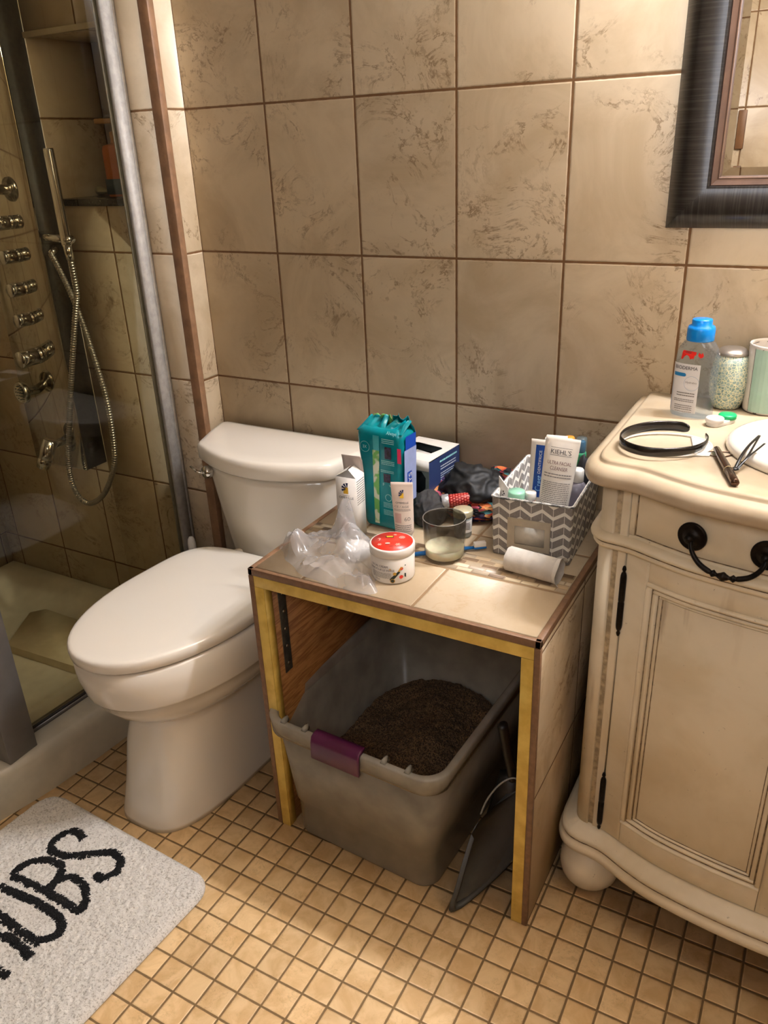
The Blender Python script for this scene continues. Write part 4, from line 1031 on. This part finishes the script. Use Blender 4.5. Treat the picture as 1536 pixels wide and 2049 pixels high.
# open cardboard box
cb = thing('cardboard_box', 'open navy and white cardboard box with a torn dark hole against the wall', 'box', (.612, -.088, ZB), R(-6))
hx, hy, H = .052, .062, .112
GREYB = pm('grey blue card', (112, 120, 120), .5, var=.12, sc=20); NAVC = pm('navy card', (38, 54, 96), .5)
bm = bmesh.new()
for q in ([(hx, -hy, 0), (hx, hy, 0), (hx, hy, H), (hx, -hy, H-.004)], ): bm.faces.new([bm.verts.new(p) for p in q])
o = finish('side_panel', bm, NAVC, cb, 0); solid(o, .0008)
for q in ([(-hx, hy, 0), (-hx, -hy, 0), (-hx, -hy, H), (-hx, hy, H)], [(hx, hy, 0), (-hx, hy, 0), (-hx, hy, H), (hx, hy, H)], [(-hx, -hy, .0006), (hx, -hy, .0006), (hx, hy, .0006), (-hx, hy, .0006)]):
    bm = bmesh.new(); bm.faces.new([bm.verts.new(p) for p in q]); o = finish('panel', bm, GREYB, cb, 0); solid(o, .0008)
def holed(name, rect, hole, z_or_y, mat, top):
    (x0, y0), (x1, y1) = rect; n = 24; a = []; b = []
    cx, cy = sum(p[0] for p in hole)/len(hole), sum(p[1] for p in hole)/len(hole)
    def ray(t, poly):
        d = (math.cos(t), math.sin(t)); best = None
        for i in range(len(poly)):
            p, q = poly[i-1], poly[i]; e = (q[0]-p[0], q[1]-p[1]); det = d[0]*-e[1]+e[0]*d[1]
            if abs(det) < 1e-12: continue
            w = (p[0]-cx, p[1]-cy); s = (w[0]*-e[1]+e[0]*w[1])/det; u = (d[0]*w[1]-d[1]*w[0])/det
            if s > 0 and -1e-6 <= u <= 1+1e-6 and (best is None or s < best): best = s
        return (cx+d[0]*best, cy+d[1]*best)
    rc = [(x0, y0), (x1, y0), (x1, y1), (x0, y1)]
    ts = sorted(set([2*PI*k/n for k in range(n)] + [math.atan2(y-cy, x-cx) % (2*PI) for x, y in rc+list(hole)]))
    O = [ray(t, rc) for t in ts]; I = [ray(t, hole) for t in ts]
    mk = (lambda p: (p[0], p[1], z_or_y)) if top else (lambda p: (p[0], z_or_y, p[1]))
    bm = bmesh.new(); loft(bm, [[mk(p) for p in O], [mk(p) for p in I]], False, False)
    o = finish(name, bm, mat, cb, 0); solid(o, .0008, 0); return o
holed('front_panel', ((-hx, 0), (hx, H-.008)), [(.0, .055), (.012, .04), (.03, .038), (.043, .052), (.044, .075), (.034, .088), (.008, .086), (.001, .08), (.004, .068)], -hy, GREYB, False)
holed('top_panel', ((-hx, -hy), (hx, hy)), [(-.046, -.022), (.028, -.026), (.036, .018), (.030, .024), (-.03, .030), (-.046, .026)], H, CARD, True)
BX('top_lip', (-hx, hx, -hy-.0008, -hy, H-.022, H), CARD, cb)
BX('inner_flap', (-.04, .0, -.012, .022, H-.018, H-.017), CARD, cb, 0, 1, Matrix.Rotation(R(6), 4, 'Y'))
fb = flatf((hx+.0001, -hy, 0), (0, 1, 0), (0, 0, 1), (1, 0, 0))
ink('side_print', [('l', .045, .030, .112, .074, 9), ('l', .045, .078, .108, .090, 2)], fb, pm('pale ink', (196, 206, 216), .5), cb)
ink('side_lettering', [('t', 'MyBlog', .040, .094, .070, .009)] if False else [('l', .042, .094, .112, .104, 1)], fb, PALE, cb)
BX('interior_shade', (-hx+.002, hx-.002, -hy+.02, hy-.002, .001, H-.03), pm('dark interior shade', (22, 24, 26), .9), cb)  # near-black block stands in for the shade inside the box

# cloth heaps
def blob(name, label, cat, loc, rad, mat, amp=.2, fr=3., seed=0, fold=.12, sub=5, flat=.0, rz=0, group=None):
    bm = bmesh.new(); bmesh.ops.create_icosphere(bm, subdivisions=sub, radius=1)
    for v in bm.verts:
        p = v.co.copy(); d = 1+amp*noise.noise(p*fr*.5+Vector((seed, seed*2, 0)))
        f = noise.noise(Vector((p.x*fr+seed, p.y*fr*.6, p.z*fr*.9+seed*3))); d += fold*(1-abs(f)*3.2 if abs(f) < .31 else 0) + fold*.4*noise.noise(p*fr*3)
        q = p*d; q = Vector((q.x*rad[0], q.y*rad[1], q.z*rad[2]))
        if q.z < -rad[2]*.62: q.z = -rad[2]*.62+(q.z+rad[2]*.62)*.02
        v.co = q
    zm = min(v.co.z for v in bm.verts)
    for v in bm.verts: v.co.z -= zm
    o = finish(name, bm, mat, None, 180); o.location = loc; o.rotation_euler = (0, 0, rz); return tag(o, label, cat, group)
KNIT = NT('multicolour knit'); q = KNIT.obj(); v = KNIT.n('ShaderNodeTexVoronoi'); v.inputs['Scale'].default_value = 150; KNIT.put(v.inputs['Vector'], KNIT.vm('MULTIPLY', q, (.55, .55, 1.6)))
cr = KNIT.n('ShaderNodeValToRGB'); cr.color_ramp.interpolation = 'CONSTANT'
cols = [(30, 22, 30), (190, 70, 48), (40, 34, 60), (206, 112, 60), (60, 44, 84), (24, 20, 22), (196, 90, 110), (60, 110, 110), (34, 26, 30), (216, 150, 90)]
cr.color_ramp.elements[0].color = lin(cols[0]); cr.color_ramp.elements[1].color = lin(cols[1]); cr.color_ramp.elements[1].position = .1
for k in range(2, 10): e = cr.color_ramp.elements.new(k/10); e.color = lin(cols[k])
KNIT.put(cr.inputs[0], KNIT.sep(v.outputs['Color'])[0]); KNIT.set(cr.outputs[0], .9); KNIT.bump(v.outputs['Distance'], 1., .003); KNIT = KNIT.m
blob('knitted_pouch', 'multicoloured knitted pouch under the black cloth against the wall', 'pouch', (.735, -.098, ZB), (.088, .078, .040), KNIT, .10, 3, 2, .10, 5)
kn = bpy.data.objects['knitted_pouch']
TU('knitted_edge', catmull([(-.090, -.018, .012), (-.080, -.008, .036), (-.060, .004, .056), (-.036, .016, .066)], 6), [.009]*8+[.012]*7+[.008]*4, KNIT, kn, 10)
TU('knitted_edge', catmull([(.020, .050, .070), (.045, .045, .074), (.070, .035, .064), (.086, .02, .046)], 6), [.010]*8+[.013]*7+[.009]*4, KNIT, kn, 10)
blob('black_cloth', 'crumpled glossy black cloth on the knitted pouch', 'cloth', (.736, -.106, ZB+.026), (.066, .058, .043), pm('black satin', (20, 20, 21), .62, var=.2, sc=30, bump=.15, bsc=300), .22, 1.9, 9, .16, 5)
blob('grey_pouch', 'dark grey felt pouch between the sunscreen tube and the knitted pouch', 'pouch', (.678, -.196, ZB), (.032, .036, .040), pm('dark grey felt', (52, 50, 50), .85, var=.15, sc=60, bump=.4, bsc=500), .12, 2.4, 4, .10, 5)

# red can with silver cap, lying on the grey pouch
rc_ = thing('deodorant_can', 'small red dotted bottle with silver cap lying on the pouches', 'bottle', (.717, -.176, ZB+.0515), 0)
M = axisM((-.016, -.012, -.006), (.80, .40, .10))
LA('cap', [(0, 0), (.0125, 0), (.0140, .0015), (.0142, .014), (.0135, .0145), (0, .0145)], pm('satin silver', (188, 188, 188), .3, .5), rc_, 32, M)
LA('can_body', [(.0118, .0146), (.0125, .016), (.0125, .058), (.010, .062), (0, .062)], pm('red can', (150, 26, 26), .3), rc_, 32, M)
ds = []
for k in range(7):
    for j in range(14):
        a = 2*PI*(j+.5*(k % 2))/14; ds.append((a*.0125, .020+k*.0055))
mf = lambda u, v, h: M @ Vector(((.0125+h)*math.cos(u/.0125), (.0125+h)*math.sin(u/.0125), v))
ink('dots', [('c', u, v, .0017) for u, v in ds], mf, pm('pale red ink', (226, 120, 104), .4), rc_)

# ------------------------------------------------------------------ storage basket and its contents
BR = R(3); bk = thing('storage_basket', 'grey and white zigzag fabric basket at the back right of the table', 'basket', (.9095, -.158, ZB), BR)
BW, BD, BH = .0745, .112, .117
CHV = NT('zigzag fabric'); P = CHV.sep(CHV.obj()); N = CHV.sep(CHV.n('ShaderNodeTexCoord').outputs['Normal'])
fx = CHV.ma('GREATER_THAN', CHV.ma('ABSOLUTE', N[0]), .6)
u = CHV.ma('ADD', CHV.ma('MULTIPLY', P[1], fx), CHV.ma('MULTIPLY', P[0], CHV.ma('SUBTRACT', 1., fx)))
per = .0400
t = CHV.ma('FRACT', CHV.ma('DIVIDE', CHV.ma('ADD', u, 1.0), per)); tri = CHV.ma('MULTIPLY', CHV.ma('ABSOLUTE', CHV.ma('SUBTRACT', t, .5)), .026)
vv = CHV.ma('FRACT', CHV.ma('DIVIDE', CHV.ma('ADD', CHV.ma('ADD', P[2], tri), .5), .0215))
st = CHV.mr(CHV.ma('ABSOLUTE', CHV.ma('SUBTRACT', vv, .5)), .325, .345)
t2 = CHV.ma('FRACT', CHV.ma('DIVIDE', CHV.ma('ADD', u, 1.0), per*.5)); seam = CHV.mr(CHV.ma('ABSOLUTE', CHV.ma('SUBTRACT', t2, .5)), .468, .485)
mk = CHV.ma('MAXIMUM', st, seam)
CHV.set(CHV.mix(mk, CHV.mix(CHV.noise(CHV.obj(), 500, 3), lin((112, 106, 102)), lin((152, 146, 140))), lin((226, 222, 212))), .85); CHV.bump(CHV.noise(CHV.obj(), 600, 2), .4, .0006); CHV = CHV.m
bm = bmesh.new()
def br_(s, z, ins=0): return [(x, y, z) for x, y in rrect((BW-ins)*s, (BD-ins)*s, .006, 4)]
loft(bm, [br_(.965, 0), br_(.97, .002), br_(1, BH-.002), br_(1.004, BH), br_(1, BH+.0015), br_(1, BH, .003), br_(.995, BH-.004, .004), br_(.965, .004, .004)])
finish('basket_body', bm, CHV, bk, 50)
bm = bmesh.new(); ring = br_(1.004, BH-.001)
tube(bm, [Vector(p) for p in ring]+[Vector(ring[0])], .0021, 8, False); finish('rim_piping', bm, pm('white grey piping', (190, 186, 178), .8, var=.4, sc=90), bk)
yf = -BD-.0008; TANM = pm('matte beige metal', (176, 164, 144), .45, .2)
bm = bmesh.new()
for d in ((-.0425, .0365, .020, .030), (-.0425, .0365, .066, .080), (-.0425, -.029, .030, .066), (.0265, .0365, .030, .066)): box(bm, d[0], d[1], yf-.0012, yf+.004, d[2], d[3])
bmesh.ops.remove_doubles(bm, verts=bm.verts, dist=1e-5); lh = finish('label_holder', bm, TANM, bk)
BX('label_card', (-.030, .0275, yf-.0002, yf+.003, .029, .067), pm('pale card', (196, 188, 172), .6, var=.1, sc=50), bk)
zb = ZB+.005
def inb(x, y): # basket local to world
    return (.9095+x*math.cos(BR)-y*math.sin(BR), -.158+x*math.sin(BR)+y*math.cos(BR))
kt, fk = ftube('cleanser_tube', 'large white facial cleanser tube standing front right in the zigzag basket', (.9310, -.2185, zb+.0), R(10), .0255, .0305, .216, TUBEW, tiltx=R(-3), tilt=R(5), capz=.028)
ink('lettering', [('t', "KIEHL'S", -.018, .186, .036, .0085), ('r', -.019, .1975, .019, .1981), ('r', -.019, .1835, .019, .1841)], fk, INK, kt)
ink('red_lettering', [('t', 'ULTRA FACIAL', -.021, .167, .042, .0065), ('t', 'CLEANSER', -.015, .157, .031, .0065)], fk, pm('dark red ink', (104, 56, 50), .6), kt)
ink('print', [('l', -.024, .142, .024, .152, 2), ('l', -.024, .088, .024, .136, 14)], fk, GINK, kt)
BLT = pm('toothpaste blue', (20, 70, 150), .3)
tp, fpst = ftube('toothpaste_tube', 'blue and white toothpaste tube standing in the zigzag basket', (.892, -.178, zb), R(8), .0150, .0185, .196, TUBEW, tilt=R(2), capz=.02)
ink('blue_panel', [('r', -.0085, .085, .0150, .186)], fpst, BLT, tp, .0003)
ink('green_panel', [('r', .0125, .166, .0178, .186)], fpst, pm('leaf green ink', (100, 180, 70), .4), tp, .0006)
ink('lettering', [('t90', 'DENTIFRICE', .0035, .132, .0052, .044), ('t90', 'TOOTHPASTE', .0115, .132, .0048, .044)], fpst, CARD, tp, .0007)
ink('large_lettering', [('t90', 'Crest', .0085, .098, .0125, .030)], fpst, pm('light blue ink', (150, 200, 240), .4), tp, .0008)
x, y = .903, -.10; t = thing('white_carton', 'thin white carton standing behind the large cleanser tube', 'carton', (x, y, zb), R(8))
BX('box_body', (-.020, .020, -.012, .012, 0, .176), CARD, t, .0005); ink('mark', [('r', -.006, .160, -.003, .168)], flatf((0, -.012, 0), (1, 0, 0), (0, 0, 1), (0, -1, 0)), INK, t)
t = thing('mint_jar', 'mint green capped jar at the front left inside the zigzag basket', 'jar', (.8775, -.243, zb+.078), 0)
MINT = pm('mint plastic', (150, 206, 176), .3); LA('cap', [(.0125, .016), (.0152, .017), (.0155, .036), (.0145, .0385), (0, .039)], MINT, t, 32); LA('jar_body', [(0, 0), (.013, 0), (.0135, .002), (.0135, .0165), (0, .0165)], see('frosted jar', (230, 240, 234), .2, 1.4, (196, 216, 204), .6), t, 28)
t = thing('pink_bottle', 'little pale pink bottle with white cap beside the mint jar in the basket', 'bottle', (.8985, -.226, zb+.064), 0)
LA('bottle_body', [(0, 0), (.009, 0), (.0098, .002), (.0098, .028), (.008, .033), (0, .033)], pm('pale pink plastic', (216, 186, 178), .35), t, 24); LA('cap', [(.0095, .033), (.0105, .034), (.0105, .046), (.0095, .0475), (0, .0478)], WHITEP, t, 24)
t = thing('cotton_jar', 'low white capped pot half hidden beside the mint jar', 'jar', (.8960, -.2505, zb+.078), 0)
LA('pot', [(0, 0), (.0065, 0), (.0072, .002), (.0072, .020), (.006, .0225), (0, .023)], WHITEP, t, 20)
t = thing('paper_leaflet', 'white folded leaflet with small black mark in the front left basket corner', 'leaflet', (.8475, -.232, zb), R(-20))
bm = bmesh.new(); loft(bm, [[(-.010, -.0012, z0), (.012, -.0012, z1), (.012, .0004, z1), (-.010, .0004, z0)] for z0, z1 in ((0, 0), (.134, .116))]); finish('paper', bm, CARD, t, 0)
ink('mark', [('r', .0, .105, .003, .108), ('r', .002, .101, .005, .104), ('r', -.001, .098, .002, .100)], flatf((0, -.0012, 0), (1, 0, 0), (0, 0, 1), (0, -1, 0)), INK, t)
t = thing('orange_cap_bottle', 'slim bottle with orange cap at the back of the zigzag basket', 'bottle', (.9205, -.072, zb), 0)
LA('bottle_body', [(0, 0), (.0145, 0), (.0155, .002), (.0155, .135), (.010, .142), (0, .142)], pm('pale bottle', (206, 200, 186), .35), t, 24); LA('cap', [(.0098, .142), (.0102, .143), (.0102, .168), (.0085, .1705), (0, .1712)], pm('orange plastic', (226, 152, 56), .35), t, 24)
t = thing('spray_bottle', 'green spray bottle with clear blue cap at the back right of the basket', 'bottle', (.9480, -.084, zb), 0)
LA('bottle_body', [(0, 0), (.0095, 0), (.0102, .002), (.0102, .105), (.0100, .108), (0, .108)], pm('label grey', (170, 172, 168), .4), t, 28)
LA('green_band', [(.0104, .108), (.0106, .110), (.0106, .133), (.0100, .134), (0, .134)], pm('bottle green', (20, 120, 62), .3), t, 28)
LA('green_collar', [(.0098, .134), (.0102, .1345), (.0102, .146), (.0096, .147), (0, .147)], pm('light green', (60, 160, 112), .3), t, 28)
LA('pump', [(.0072, .147), (.0076, .148), (.0076, .168), (.006, .170), (0, .170)], pm('steel blue plastic', (50, 104, 140), .3), t, 24)
LA('clear_cap', [(.0100, .147), (.0102, .148), (.0102, .174), (.0092, .1765), (0, .177)], see('clear cap', (230, 240, 240), .08, 1.45, (170, 190, 196), .22), t, 28, cap0=False)
t = thing('pump_bottle', 'clear round bottle with white cap at the right side of the basket', 'bottle', (.9625, -.150, zb), 0)
LA('bottle_body', [(0, 0), (.019, 0), (.0205, .002), (.0205, .096), (.019, .104), (.012, .112), (.008, .115), (0, .116)], see('clear bottle lilac', (226, 222, 232), .08, 1.4, (190, 184, 196), .45), t, 32)
LA('cap', [(.0100, .114), (.0112, .115), (.0112, .136), (.009, .139), (0, .1395)], WHITEP, t, 28)
blob('black_case', 'small black case tucked under the countertop edge in the basket', 'case', (.958, -.098, zb), (.016, .022, .090), pm('black nylon', (28, 26, 30), .6), .1, 2, 6, .06, 4)

# toilet roll tube
rl = thing('cardboard_roll', 'empty toilet paper roll tube lying in front of the zigzag basket', 'roll', (.9425, -.3235, ZB+.0222), R(-7))
KR = pm('pale grey cardboard', (206, 198, 186), .85, var=.08, sc=40)
M = axisM((-.0490, 0, 0), (1, 0, 0)); n = 40
bm = bmesh.new(); rings = []
for (r, z) in ((.0222, 0), (.0222, .02), (.0222, .05), (.0222, .085), (.0222, .097), (.0214, .097), (.0214, .05), (.0214, 0)):
    rings.append([M @ Vector((r*math.cos(2*PI*k/n), r*math.sin(2*PI*k/n)*(1+.0), z+(.0022*nz((k*.4, 0, 0), 1) if z in (0, .097) else 0))) for k in range(n)])
rings.append(rings[0]); loft(bm, rings, False, False); bmesh.ops.remove_doubles(bm, verts=bm.verts, dist=1e-6); finish('tube_wall', bm, KR, rl, 50)
M = axisM((-.0490, 0, 0), (1, 0, 0)); bm = bmesh.new()
grid(bm, 16, 6, lambda u, v: M @ Vector(((.0226+.004*v*v)*math.cos(R(20+250*u)), (.0226+.004*v*v)*math.sin(R(20+250*u)), .092+.009*v+.0012*math.sin(u*17)*v)))
o = finish('torn_paper', bm, pm('tissue paper', (222, 216, 206), .9), rl, 60); solid(o, .0003, 0)

# ------------------------------------------------------------------ things on the vanity
CZ = .8877
mb = thing('micellar_bottle', 'clear micellar water bottle with bright blue cap on the countertop', 'bottle', (1.142, -.118, CZ), R(-8))
LIQ = see('clear plastic bottle', (232, 238, 244), .04, 1.45, (206, 214, 222), .09)
def oval(a, b, z, n=40, p=.8): return [(a*math.copysign(abs(math.cos(2*PI*k/n))**p, math.cos(2*PI*k/n)), b*math.copysign(abs(math.sin(2*PI*k/n))**p, math.sin(2*PI*k/n)), z) for k in range(n)]
bm = bmesh.new(); loft(bm, [oval(.029, .015, 0), oval(.0335, .0195, .0015), oval(.0350, .0210, .006), oval(.0350, .0212, .05), oval(.0348, .0212, .093), oval(.0335, .0208, .108), oval(.0300, .0200, .119), oval(.0245, .0185, .1265), oval(.0195, .0180, .130), oval(.0175, .0175, .132, p=1)]); finish('bottle_body', bm, LIQ, mb, 45)
CAPB = pm('bright blue cap', (0, 128, 214), .25)
LA('cap', [(.0215, .130), (.0220, .132), (.0220, .149), (.0205, .153), (.0160, .1555), (.0160, .163), (.0152, .1645), (.0, .1645)], CAPB, mb, 40)
def bf_(u, v, h):
    c = min(.99, abs(u)/.0350); return Vector((u, -(.0212*(1-c**2.5)**(1/2.5))-.0006-h, v))
LBL = pm('pale label', (216, 214, 214), .45, var=.02)
ink('label', [('r', -.0335+.0046*k, .010, -.0335+.0046*(k+1), .093) for k in range(10)], bf_, LBL, mb)
ink('lettering', [('t', 'BIODERMA', -.0295, .0835, .038, .0058), ], bf_, INK, mb, .0008)
ink('hydrabio', [('t', 'Hydrabio', -.0090, .0600, .0185, .0042), ('l', -.022, .0375, .008, .046, 2), ('l', -.026, .028, .008, .034, 2), ('l', -.024, .014, .006, .024, 3), ('l', -.022, .0105, .006, .0130, 1)], bf_, GINK, mb, .0008)
ink('blue_tab', [('r', -.0305, .0715, -.0125, .0775), ('c', -.0125, .0745, .003), ('r', -.0325, .012, -.0318, .066)], bf_, pm('label blue', (36, 130, 190), .4), mb, .0008)
ink('ring', [('o', .0010, .0610, .0125, .0004)], bf_, pm('pale blue ink', (130, 160, 190), .4), mb, .0010)
def sh_(u, v, h):
    pr = [(.093, .0212, .0348), (.108, .0208, .0335), (.119, .0200, .0300), (.1265, .0185, .0245)]
    b, a = .0212, .0348
    for (z0, b0, a0), (z1, b1, a1) in zip(pr, pr[1:]):
        if z0 <= v <= z1: t = (v-z0)/(z1-z0); b = b0+(b1-b0)*t; a = a0+(a1-a0)*t
    c = min(.97, abs(u)/a); return Vector((u, -b*(1-c**2.5)**(1/2.5)-.0005-h, v))
ink('red_mark', [('p', [(-.0215, .1000), (-.0185, .1005), (-.0165, .1045), (-.0125, .1080), (-.0085, .1060), (-.0060, .1010), (-.0030, .1030), (-.0010, .1020), (.0010, .1085), (.0025, .1085), (.0030, .1140), (-.0190, .1150), (-.0205, .1120)]), ('p', [(.0060, .1085), (.0100, .1045), (.0135, .1060), (.0150, .1090), (.0125, .1140), (.0105, .1110), (.0070, .1140)])], sh_, pm('red mark', (222, 38, 30), .35), mb)
msj = thing('mosaic_jar', 'silver topped cracked mosaic glass jar behind the clear bottle', 'jar', (1.188, -.046, CZ), 0)
MSC = NT('crackle mosaic'); q = MSC.obj(); v = MSC.n('ShaderNodeTexVoronoi', feature='DISTANCE_TO_EDGE'); v.inputs['Scale'].default_value = 190; MSC.put(v.inputs['Vector'], q)
v2 = MSC.n('ShaderNodeTexVoronoi'); v2.inputs['Scale'].default_value = 190; MSC.put(v2.inputs['Vector'], q)
cc = MSC.mix(MSC.sep(v2.outputs['Color'])[0], lin((120, 146, 140)), lin((176, 190, 180))); MSC.set(MSC.mix(MSC.mr(v.outputs['Distance'], .05, .1), lin((226, 222, 184)), cc), .25); MSC = MSC.m
LA('jar_body', [(0, 0), (.020, 0), (.0235, .003), (.0290, .020), (.0318, .042), (.0318, .060), (.0290, .082), (.0255, .094), (.0, .094)], MSC, msj, 40)
LA('lid', [(.0262, .094), (.0268, .096), (.0258, .099), (.0190, .1045), (.008, .1065), (0, .1068)], pm('brushed silver lid', (176, 168, 158), .28, .8), msj, 40)
tc = thing('tumbler', 'white and mint panelled tumbler at the right edge by the wall', 'cup', (1.2525, -.0415, CZ), R(8))
MINTG = pm('pale mint glaze', (176, 206, 188), .2, var=.03); WG = pm('white glaze', (226, 218, 208), .2)
n = 48; LA('cup_wall', [(0, 0), (.034, 0), (.0375, .002), (.0385, .006), (.0405, .114), (.0402, .1165), (.0388, .1165), (.0378, .113), (.035, .006), (0, .006)], WG, tc, n)
cfn = lambda u, v, h: Vector(((.0385+.002*v/.114+h)*math.cos(u), (.0385+.002*v/.114+h)*math.sin(u), v))
ink('mint_panel', [('r', R(a), .004, R(a+62), .111) for a in (-140, -60, 20, 100)], cfn, MINTG, tc, .0003)
ink('dark_line', [('r', R(a)-.022, .003, R(a), .112) for a in (-140, -60, 20, 100)] + [('r', R(-180), .0015, R(179), .0035), ('r', R(-180), .1105, R(179), .1115)], cfn, pm('dark line', (70, 62, 56), .5), tc, .0006)
lc = thing('lens_case', 'contact lens case with one white and one green cap on the countertop', 'lens case', (1.194, -.146, CZ), R(58))
bm = bmesh.new(); loft(bm, [[(x*s, y*s, z) for x, y in rrect(.028, .0120, .0115, 6)] for z, s in ((0, .97), (.0012, 1), (.006, 1), (.0075, .96))]); finish('base', bm, WHITEP, lc)
for sx, m_, nm in ((-1, pm('white cap', (230, 226, 222), .3), 'white_cap'), (1, pm('green cap', (20, 178, 104), .3), 'green_cap')):
    bm = bmesh.new(); rings = []
    for r, z in ((.0122, .0062), (.0140, .0068), (.0142, .0125), (.0132, .0140), (.0, .0142)):
        rings.append([(sx*.0152+max(r, 1e-5)*(1+(.025 if k % 2 else 0)*(z > .0065 and z < .013))*math.cos(2*PI*k/40), max(r, 1e-5)*(1+(.025 if k % 2 else 0)*(z > .0065 and z < .013))*math.sin(2*PI*k/40), z) for k in range(40)])
    loft(bm, rings); finish(nm, bm, m_, lc, 45)
# headband
hb_ = [(1.158, -.2290), (1.136, -.2255), (1.108, -.2350), (1.085, -.2570), (1.0705, -.288), (1.071, -.322), (1.089, -.349), (1.118, -.360), (1.150, -.351), (1.177, -.328), (1.190, -.300), (1.192, -.272), (1.186, -.252)]
cp = catmull([(x, y, 0) for x, y in hb_], 7); nn_ = len(cp); rings = []
cz0 = CZ+.0042
for i, p in enumerate(cp):
    t = (cp[min(i+1, nn_-1)]-cp[max(i-1, 0)]).normalized(); s = Vector((-t.y, t.x, 0)); u = i/(nn_-1)
    w = .0085*(1-.55*u**3); w *= min(1, .35+.65*math.sqrt(min(1, i/4))); zc = cz0+.0085
    rings.append([p+s*a+Vector((-1.13, .29, zc+b-CZ)) for a, b in ((-.0011, -w*.8), (-.0013, 0), (-.0011, w*.8), (0, w), (.0011, w*.8), (.0013, 0), (.0011, -w*.8), (0, -w))])
hb = thing('headband', 'black plastic headband lying on the white oval lid on the countertop', 'headband', (1.13, -.29, CZ), 0)
bm = bmesh.new(); loft(bm, rings); finish('band', bm, pm('glossy black plastic', (26, 22, 20), .18), hb, 40)
wl_ = thing('oval_lid', 'thin clear oval plastic lid with white rim under the headband', 'lid', (1.134, -.288, CZ), R(24))
bm = bmesh.new(); n = 64; tube(bm, [(.068*math.cos(2*PI*k/n), .052*math.sin(2*PI*k/n), .0021) for k in range(n+1)], .0016, 8, False); finish('rim', bm, WHITEP, wl_)
bm = bmesh.new(); a0, a1 = R(-62), R(46); pts = [(.068*math.cos(a0+(a1-a0)*k/20), .052*math.sin(a0+(a1-a0)*k/20)) for k in range(21)]
loft(bm, [[(x, y, z) for x, y in pts] for z in (.0006, .0022)]); finish('white_insert', bm, WHITEP, wl_)
bm = bmesh.new(); loft(bm, [[(.030, -.048, z), (.052, -.050, z), (.058, -.036, z), (.04, -.036, z)] for z in (.0006, .0024)]); finish('tab', bm, WHITEP, wl_)
# pencil and wire
pc = thing('brow_pencil', 'dark brown metallic brow pencil lying on the countertop by the sink', 'pencil', (1.229, -.354, CZ+.0062), math.atan2(-.131, .044))
M = axisM((-.068, 0, 0), (1, 0, 0)); BRZ = pm('dark bronze', (84, 60, 44), .22, .7, var=.05)
LA('pencil_body', [(0, 0), (.0040, 0), (.0050, .002), (.0056, .03), (.0060, .088), (.0060, .0885), (0, .0885)], BRZ, pc, 8, M, smooth=20)
LA('cap', [(.0052, .0885), (.0062, .0895), (.0060, .134), (.0054, .136), (0, .136)], BRZ, pc, 8, M, smooth=20)
LA('ring', [(.0063, .0878), (.0065, .0884), (.0065, .0892), (.0063, .0898)], pm('pale gold ring', (206, 182, 130), .3, .6), pc, 24, M, cap0=False, cap1=False)
TU('wire_loop', [(-.0, 0, 0)]*0 + catmull([(-.068, -.018, .0012), (-.060, -.019, .0012), (-.052, -.012, .0012), (-.046, -.003, .0012), (-.046, .006, .0012), (-.052, .016, .0012), (-.060, .027, .0012), (-.067, .026, .0012), (-.068, .004, .0012), (-.068, -.018, .0012)], 4), .0009, BRZ, thing('wire_loop', 'thin brown wire loop under the end of the brow pencil', 'wire', (1.229, -.354, CZ), math.atan2(-.131, .044)), 8)
# hair clip resting on the basin rim
hc = thing('hair_clip', 'open black snap hair clip leaning on the white sink rim', 'hair clip', (1.243, -.365, CZ+.006), 0)
BKM = pm('black enamel', (18, 16, 16), .3, .3)
def strip(name, pts, r, fl=.35): TU(name, catmull(pts, 6), r, BKM, hc, 8, fl)
strip('clip_frame', [(0, 0, 0), (.004, .03, .0105), (.010, .07, .0148), (.0185, .112, .0165)], .0022)
strip('clip_frame', [(.004, -.002, 0), (.012, .03, .0105), (.016, .07, .0148), (.0190, .112, .0165)], .0016)
strip('clip_tongue', [(.002, -.001, .001), (.013, .022, .012), (.022, .050, .0155), (.029, .078, .0165)], .0018)
LA('pivot', [(0, -.001), (.0045, -.0008), (.0050, .001), (.0035, .0022), (0, .0024)], BKM, hc, 20)

# ------------------------------------------------------------------ light and camera
def bulb(x, y, z, e, r, col):
    l = bpy.data.lights.new('vanity bulb', 'POINT'); l.energy = e; l.shadow_soft_size = r; l.color = col
    o = bpy.data.objects.new('vanity_bulb', l); o.location = (x, y, z); COL.objects.link(o)
for x in (1.46, 1.62, 1.78): bulb(x, -.034, 2.22, 34.0, .028, (.97, .99, 1.08))
cl = bpy.data.lights.new('fill light', 'AREA'); cl.energy = 6.0; cl.size = .5; cl.color = (.97, .99, 1.08)  # added fill near the rear wall, lifts the walls and vanity front
co = bpy.data.objects.new('fill_light', cl); co.location = (1.35, -1.96, 1.75); co.rotation_euler = (R(84), 0, 0); COL.objects.link(co)
w = bpy.data.worlds.new('room'); w.use_nodes = True; SC.world = w
w.node_tree.nodes['Background'].inputs[0].default_value = (.9, .8, .65, 1); w.node_tree.nodes['Background'].inputs[1].default_value = .02
cam = bpy.data.cameras.new('camera'); cam.sensor_fit = 'HORIZONTAL'; cam.sensor_width = 36
cam.lens = 1598.81/1536*36; cam.clip_start = .02
camo = bpy.data.objects.new('camera', cam); COL.objects.link(camo)
camo.location = (1.3311, -1.5219, 1.3284); camo.rotation_euler = (1.141679988640417, 0.03791430118460751, 0.5034298168588183)
SC.camera = camo
vs = SC.view_settings; vs.view_transform = 'Standard'; vs.look = 'None'; vs.gamma = 1; vs.use_curve_mapping = False; vs.exposure = .14
try: SC.cycles.max_bounces = 14; SC.cycles.transparent_max_bounces = 24
except Exception: pass
